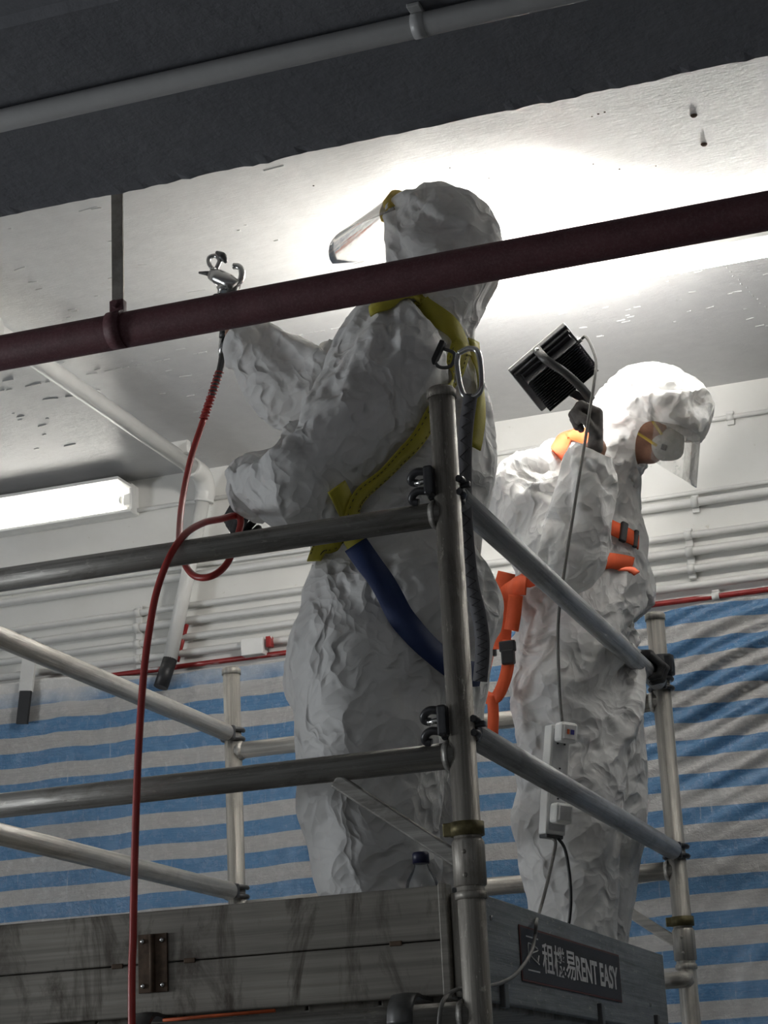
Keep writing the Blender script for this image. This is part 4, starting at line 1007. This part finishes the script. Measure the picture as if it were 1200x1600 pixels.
# face shield hanging from the brow
vd = nrm(UP * .975 + F2 * .18); vf = nrm(F2 - vd * (F2 @ vd)); vs_ = np.cross(vf, vd)
vc = hc2 + F2 * .03 + UP * (-.055)
bm = bmesh.new(); rows = []
for i in range(25):
    ph = math.radians(-72 + 144 * i / 24); row = []
    for j in range(11):
        t = j / 10; lift = .05 * (abs(ph) / 1.26) ** 2.2 * t
        row.append(bm.verts.new(vc + vf * (.125 * math.cos(ph) - .01) + vs_ * (.118 * math.sin(ph)) + vd * (.02 - .185 * t + lift)))
    rows.append(row)
for a, b in zip(rows, rows[1:]):
    for k in range(10): f = bm.faces.new((a[k], a[k + 1], b[k + 1], b[k])); f.smooth = True
bmesh.ops.solidify(bm, geom=bm.faces[:], thickness=.0012)
vis2 = obj('face_shield', bm, M['visor'], w2)
pts = [vc + vf * (.112 * math.cos(a_) - .01) + vs_ * (.100 * math.sin(a_)) + vd * .020 for a_ in np.linspace(-1.15, 1.15, 16)]
obj('brow_pad', ribbon(pts, [nrm(np.array(p) - vc) for p in pts], .032, .012), M['yellow_foam'], vis2)
# collar flap
obj('collar_flap', ribbon(catmull([W2(968, 722, .06), W2(985, 735, .03), W2(996, 752, .01), W2(992, 762, .0)], 5), [nrm(F2 * .5 - UP * .3 + R2 * .8)] * 16, list(np.linspace(.05, .012, 16)), .002), M['tyvek'], w2)
# orange harness
hn2, P, ns = strap_on(bv2, [W2(806, 930, .1), W2(822, 918, .17), W2(850, 908, .20), W2(885, 895, .21), W2(925, 880, .20), W2(955, 872, .15), W2(978, 880, .05)], .046, name='harness', mat=M['web_orange'], parent=w2, sm=5)
strap_on(bv2, [(868, 716), (880, 692), (895, 682), (915, 684), (930, 700)], .048, name='shoulder_strap', mat=M['web_orange'], parent=hn2)
_o, P, ns = strap_on(bv2, [W2(938, 812, .16), W2(952, 823, .12), W2(968, 834, .08), W2(986, 850, .02)], .048, off=.007, name='chest_strap', mat=M['web_orange'], parent=hn2, sm=4)
i = int(len(P) * .66); t_ = (P[i + 1] - P[i - 1]).normalized()
obj('chest_buckle', box(P[i] + ns[i] * .006, (.022, .062, .014), Matrix((t_, ns[i].cross(t_), ns[i])).transposed(), bev=.004), M['black'], hn2)
obj('chest_buckle', box(P[-3] + ns[-3] * .004, (.014, .056, .012), Matrix((t_, ns[i].cross(t_), ns[i])).transposed(), bev=.004), M['black'], hn2)
obj('belt_tail', ribbon(catmull([aty(972, 890, 1.44), aty(985, 890, 1.42), aty(995, 897, 1.42)], 5), [(0, -.5, .8)] * 11, .028, .003), M['web_orange'], hn2)
def loose(pts, wd, name='leg_strap', mat=None, n=(.15, -.97, .1), th=.004):
    f = catmull([aty(*p) for p in pts], 8); return obj(name, ribbon(f, [n] * len(f), wd, th), mat or M['web_orange'], hn2)
yb2 = 1.42
loose([(823, 915, 1.36), (805, 918, 1.37), (790, 935, yb2), (785, 975, yb2), (782, 1015, yb2)], .055, 'hip_strap')
loose([(792, 895, 1.45), (784, 925, 1.45), (776, 965, 1.46), (768, 1000, 1.46)], .050, 'hip_strap')
loose([(799, 985, 1.38), (803, 960, 1.37), (806, 930, 1.36)], .040, 'hip_strap')
loose([(795, 1000, 1.40), (793, 1045, 1.40), (782, 1080, 1.40), (770, 1092, 1.41), (752, 1086, 1.42)], .034)
loose([(752, 1086, 1.42), (757, 1055, 1.43), (763, 1025, 1.44), (768, 1005, 1.45)], .030)
loose([(769, 1086, 1.405), (771, 1115, 1.405), (770, 1148, 1.405)], .030)
c = aty(793, 1010, 1.39); obj('leg_buckle', box(c, (.045, .02, .03), bev=.004), M['black'], hn2); obj('leg_buckle', box(c + Vector((0, 0, -.03)), (.036, .022, .04), bev=.004), M['black'], hn2)
c = aty(764, 1012, 1.44); obj('leg_buckle', box(c, (.04, .02, .05), bev=.004), M['black'], hn2)

# ================================================================== flood light, cables, power strip
fl = thing('flood_light', 'black finned flood light on a bracket, raised by the worker in the orange harness', 'flood light', aty(918, 640, 1.20))
FCt = np.array(aty(866, 577, 1.24))
vv = nrm(FCt - CP); ri = nrm(np.cross(vv, UP)); uv = np.cross(ri, vv)
nF = nrm(vv * .80 + uv * .46 - ri * .38)                             # the lamp faces away, up and to the left
def on_plane(a, b): o_ = ri * a - uv * b; return o_ - vv * (o_ @ nF) / (vv @ nF)
e1, e2 = nrm(on_plane(92, -65)), nrm(on_plane(52, 77)); m_ = nrm(e1 + e2); k_ = nrm(e1 - e2); e1, e2 = nrm(m_ + k_), nrm(m_ - k_)   # e1 along the fins, e2 towards the hand
RF = Matrix((Vector(e1), Vector(e2), Vector(np.cross(e1, e2)))).transposed()
bk = -nF
def fp(a, b, c): return Vector(FCt + e1 * a + e2 * b + bk * c)
LW, LH = .198, .172
obj('housing', box(fp(0, 0, -.012), (LW, LH, .022), RF, bev=.004), M['blackmetal'], fl)
obj('heat_sink', box(fp(.004, .004, .006), (LW - .03, LH - .03, .02), RF, bev=.003), M['blackmetal'], fl)
for k in range(15):
    b_ = -LH / 2 + .034 + k * (LH - .052) / 14; obj('fin', box(fp(.004, b_, .026), (LW - .026, .0025, .034), RF), M['blackmetal'], fl)
obj('rim', box(fp(0, -LH / 2 + .014, .004), (LW - .01, .012, .012), RF, bev=.003), M['blackmetal'], fl)
obj('lens_panel', box(fp(0, 0, -.0245), (LW - .03, LH - .03, .002), RF), mat_emit('lit_led_panel', (1.0, 0.97, 0.92), FLOOD_POWER), fl)
br = [fp(-.005, -LH / 2 - .006, .0), fp(-.004, -LH / 2 + .01, .05), fp(.012, -.02, .062), fp(.022, .05, .066), fp(.024, .115, .062)]
obj('bracket_arm', ribbon(catmull(br, 6), [bk] * 25, .024, .004), M['darkgrey'], fl)
br = [fp(-.005, LH / 2 + .004, .0), fp(.006, LH / 2 + .022, .02), fp(.018, LH / 2 + .035, .045), fp(.024, .118, .060)]
obj('bracket_arm', ribbon(catmull(br, 6), [e2] * 19, .024, .004), M['blackmetal'], fl)
obj('pivot_bolt', lathe(fp(-.005, -LH / 2 - .004, .004), Vector(bk), [(.008, 0), (.008, .006), (.005, .009), (.001, .010)], 14), M['steel'], fl)
obj('cable_gland', cyl(fp(LW / 2 - .01, -.03, .014), fp(LW / 2 + .008, -.03, .016), .007), M['steel'], fl)
g0 = fp(LW / 2 + .004, -.03, .016)
cpts = [g0, g0 + Vector((.02, -.01, .0)), aty(931, 562, 1.16), aty(928, 600, 1.12), aty(921, 645, 1.10), aty(914, 690, 1.10), aty(905, 745, 1.08), aty(893, 820, 1.06), aty(882, 890, 1.05), aty(873, 960, 1.05), aty(872, 1020, 1.05), aty(875, 1090, 1.05), aty(879, 1132, 1.05), aty(883, 1143, 1.05)]
tag(obj('lamp_cable', tube(catmull(cpts, 8), .0042, 10), M['grey_cable']), 'thin grey cable dropping from the flood light to the power strip', 'cable')
# power strip hanging upright, sockets facing right and away
ps = thing('power_strip', 'white power strip hanging upright in front of the worker looking down', 'power strip', aty(868, 1310, 1.06))
top, bot = np.array(aty(872, 1135, 1.06)), np.array(aty(862, 1305, 1.06))
dn = nrm(bot - top); sf = nrm(np.array((.72, -.69, 0)) - dn * (np.array((.72, -.69, 0)) @ dn)); sw = np.cross(dn, sf)
RP = Matrix((Vector(sf), Vector(sw), Vector(-dn))).transposed(); mid = (top + bot) / 2; Lp = np.linalg.norm(bot - top)
def pp(a, b, c): return Vector(mid + sf * a + sw * b - dn * c)
obj('strip_body', box(pp(0, 0, 0), (.036, .058, Lp), RP, bev=.004), M['white_plastic'], ps)
obj('socket_panel', box(pp(.0185, 0, 0), (.002, .046, Lp - .02), RP, bev=.0008), plain('socket_panel_grey', (.55, .55, .55), .4), ps)  # shade on the strip's front put into a greyer panel colour
bmark = plain('blue_mark', (.03, .03, .22), .5)
for c in (-.055, .02, .095):
    for a_, b_ in ((0, .008), (-.010, -.006), (.010, -.006)): obj('socket_slot', box(pp(.020, a_, c + b_), (.0015, .005, .004), RP), M['black'], ps)
obj('print_mark', lathe(pp(.0195, .0, -.012), Vector(sf), [(.010, 0), (.010, .001), (.007, .0012)], 20), bmark, ps)
obj('switch', box(pp(.021, 0, -.075), (.006, .016, .022), RP, bev=.002), M['white_plastic'], ps)
for c, nm in ((.115, 0), (-.085, 1)):
    pl = obj('plug', box(pp(.040, .0, c), (.036, .050, .050), RP, bev=.008), M['white_plastic'], ps)
    obj('plug_face', box(pp(.059, .0, c), (.003, .034, .036), RP, bev=.001), plain('plug_grey%d' % nm, (.62, .61, .60), .4), pl)
    if nm == 0:
        obj('blue_dot', box(pp(.061, -.006, c), (.001, .010, .012), RP), bmark, pl); obj('red_dot', box(pp(.061, .006, c), (.001, .006, .012), RP), M['orange_plastic'], pl)
obj('end_cap', box(pp(-.002, 0, -Lp / 2 - .004), (.036, .05, .01), RP, bev=.003), M['darkgrey'], ps)
e0 = Vector(bot) + Vector((0, 0, -.006))
c1 = [e0, aty(868, 1318, 1.05), aty(862, 1350, 1.02), aty(852, 1392, .98), aty(842, 1428, .92)]
c2 = [aty(842, 1428, .92), atx(838, 1440, -.030), atx(836, 1462, -.030), atx(829, 1490, -.032), atx(808, 1520, -.034), atx(785, 1535, -.036), atx(762, 1541, -.037)]
c3 = [atx(762, 1541, -.037), Vector((-.045, .17, 1.90)), Vector((-.045, .08, 1.885)), aty(718, 1545, .035), aty(700, 1555, .02), aty(690, 1570, -.04), aty(686, 1600, -.045), aty(686, 1640, -.045)]
tag(obj('extension_cable', tube(catmull(c1 + c2[1:] + c3[1:], 8), .0042, 10), M['grey_cable']), 'grey extension cable draped over the lettered side toe board', 'cable')
tag(obj('spare_cable', tube(catmull([Vector(bot) + Vector((.012, 0, -.004)), aty(882, 1325, 1.06), aty(889, 1360, 1.07), aty(892, 1400, 1.08), aty(890, 1435, 1.09), aty(884, 1470, 1.1)], 8), .004, 10), M['black_cable']), 'short black cable hanging straight down below the power strip', 'cable')

# ================================================================== spray gun and hose
gY = .56
sg_ = thing('spray_gun', 'metal airless paint spray gun held up towards the ceiling', 'spray gun', aty(350, 530, gY))
def G(px, py, dy=0): return aty(px, py, gY + dy)
obj('gun_body', tube([G(330, 428), G(341, 433), G(358, 441), G(370, 449)], .02, 16, rad=[.015, .021, .021, .017]), M['steel'], sg_)
obj('handle', tube(catmull([G(366, 446), G(358, 470), G(353, 500), G(350, 528)], 5), .013, 14), M['darkgrey'], sg_)
obj('trigger_guard', tube(catmull([G(367, 447), G(376, 438), G(378, 424), G(373, 417), G(365, 416)], 6), .0085, 10), M['steel'], sg_)
obj('trigger', tube(catmull([G(347, 440), G(344, 458), G(335, 470), G(328, 478)], 5), .008, 10), M['steel'], sg_)
obj('nozzle', tube([G(332, 429), G(322, 427), G(311, 426)], .006, 12, rad=[.009, .006, .003]), M['darkgrey'], sg_)
obj('tip_guard', tube(catmull([G(332, 420), G(326, 410), G(328, 402), G(338, 400), G(343, 408), G(338, 420)], 6), .006, 8), M['steel'], sg_)
obj('tip_lever', tube(catmull([G(338, 394), G(347, 400), G(353, 410)], 5), .008, 10, rad=list(np.linspace(.004, .011, 6)) + list(np.linspace(.011, .004, 5))), M['darkgrey'], sg_)
obj('filter_nut', tube([G(347, 446), G(352, 456)], .016, 6), M['steel'], sg_)
obj('swivel', tube([G(350, 524), G(349, 540), G(347, 556)], .009, 12, rad=[.010, .012, .009]), M['steel'], sg_)
hp = [G(348, 552), G(343, 580, -.01), G(330, 620, -.02), G(318, 655, -.03), G(300, 710, -.06), G(287, 770, -.12), G(281, 820, -.22), aty(282, 862, .22), aty(300, 897, .16), aty(328, 901, .14), aty(355, 880, .16), aty(372, 835, .20), aty(376, 812, .23), aty(366, 806, .235), aty(345, 811, .18), aty(318, 817, .08), aty(290, 834, -.01), aty(266, 868, -.06), aty(246, 920, -.065), aty(234, 980, -.07), aty(224, 1060, -.075), aty(216, 1180, -.08), aty(211, 1320, -.08), aty(208, 1460, -.085), aty(206, 1620, -.09), Vector(aty(206, 1620, -.09)) + Vector((0, 0, -.9)), Vector((-.72, -.12, .05)), Vector((-.65, -.3, .012))]
hs = thing('paint_hose', 'red paint hose looping from the spray gun down to the floor', 'hose', hp[-1])
obj('hose_run', tube(catmull(hp[3:], 10), .0078, 12), M['red_hose'], hs)
obj('hose_collar', tube(catmull(hp[:3], 6), .0085, 12), M['darkgrey'], hs)
spf = catmull(hp[1:4], 40); coil = []
x_, y_, _ = frame_of(spf[-1] - spf[0])
for i, p in enumerate(spf): a_ = i * 1.15; coil.append(p + (x_ * math.cos(a_) + y_ * math.sin(a_)) * .0105)
obj('spring_guard', tube(coil, .0018, 6), M['red_hose'], hs); obj('hose_core', tube(catmull(hp[1:4], 8), .0075, 12), M['red_hose'], hs)

# ---- water bottle behind the toe board
bp = aty(660, 1388, .155); bz = aty(658, 1331, .155).z
wb = thing('water_bottle', 'clear plastic water bottle with a dark blue cap behind the near toe board', 'bottle', (bp.x, bp.y, 1.9))
hB = bz - 1.9
obj('bottle_shell', lathe((bp.x, bp.y, 1.9005), (0, 0, 1), [(.03, 0), (.036, .006), (.036, .06), (.034, .066), (.036, .072), (.036, hB - .078), (.031, hB - .058), (.018, hB - .036), (.0145, hB - .028), (.0145, hB - .012)], 28), mat_glass('bottle_plastic', (.7, .75, .8), .12, .05), wb)
obj('cap', lathe((bp.x, bp.y, bz - .024), (0, 0, 1), [(.0172, 0), (.0172, .020), (.015, .023), (.002, .0235)], 24), plain('navy_cap', (.012, .014, .05), .4), wb)
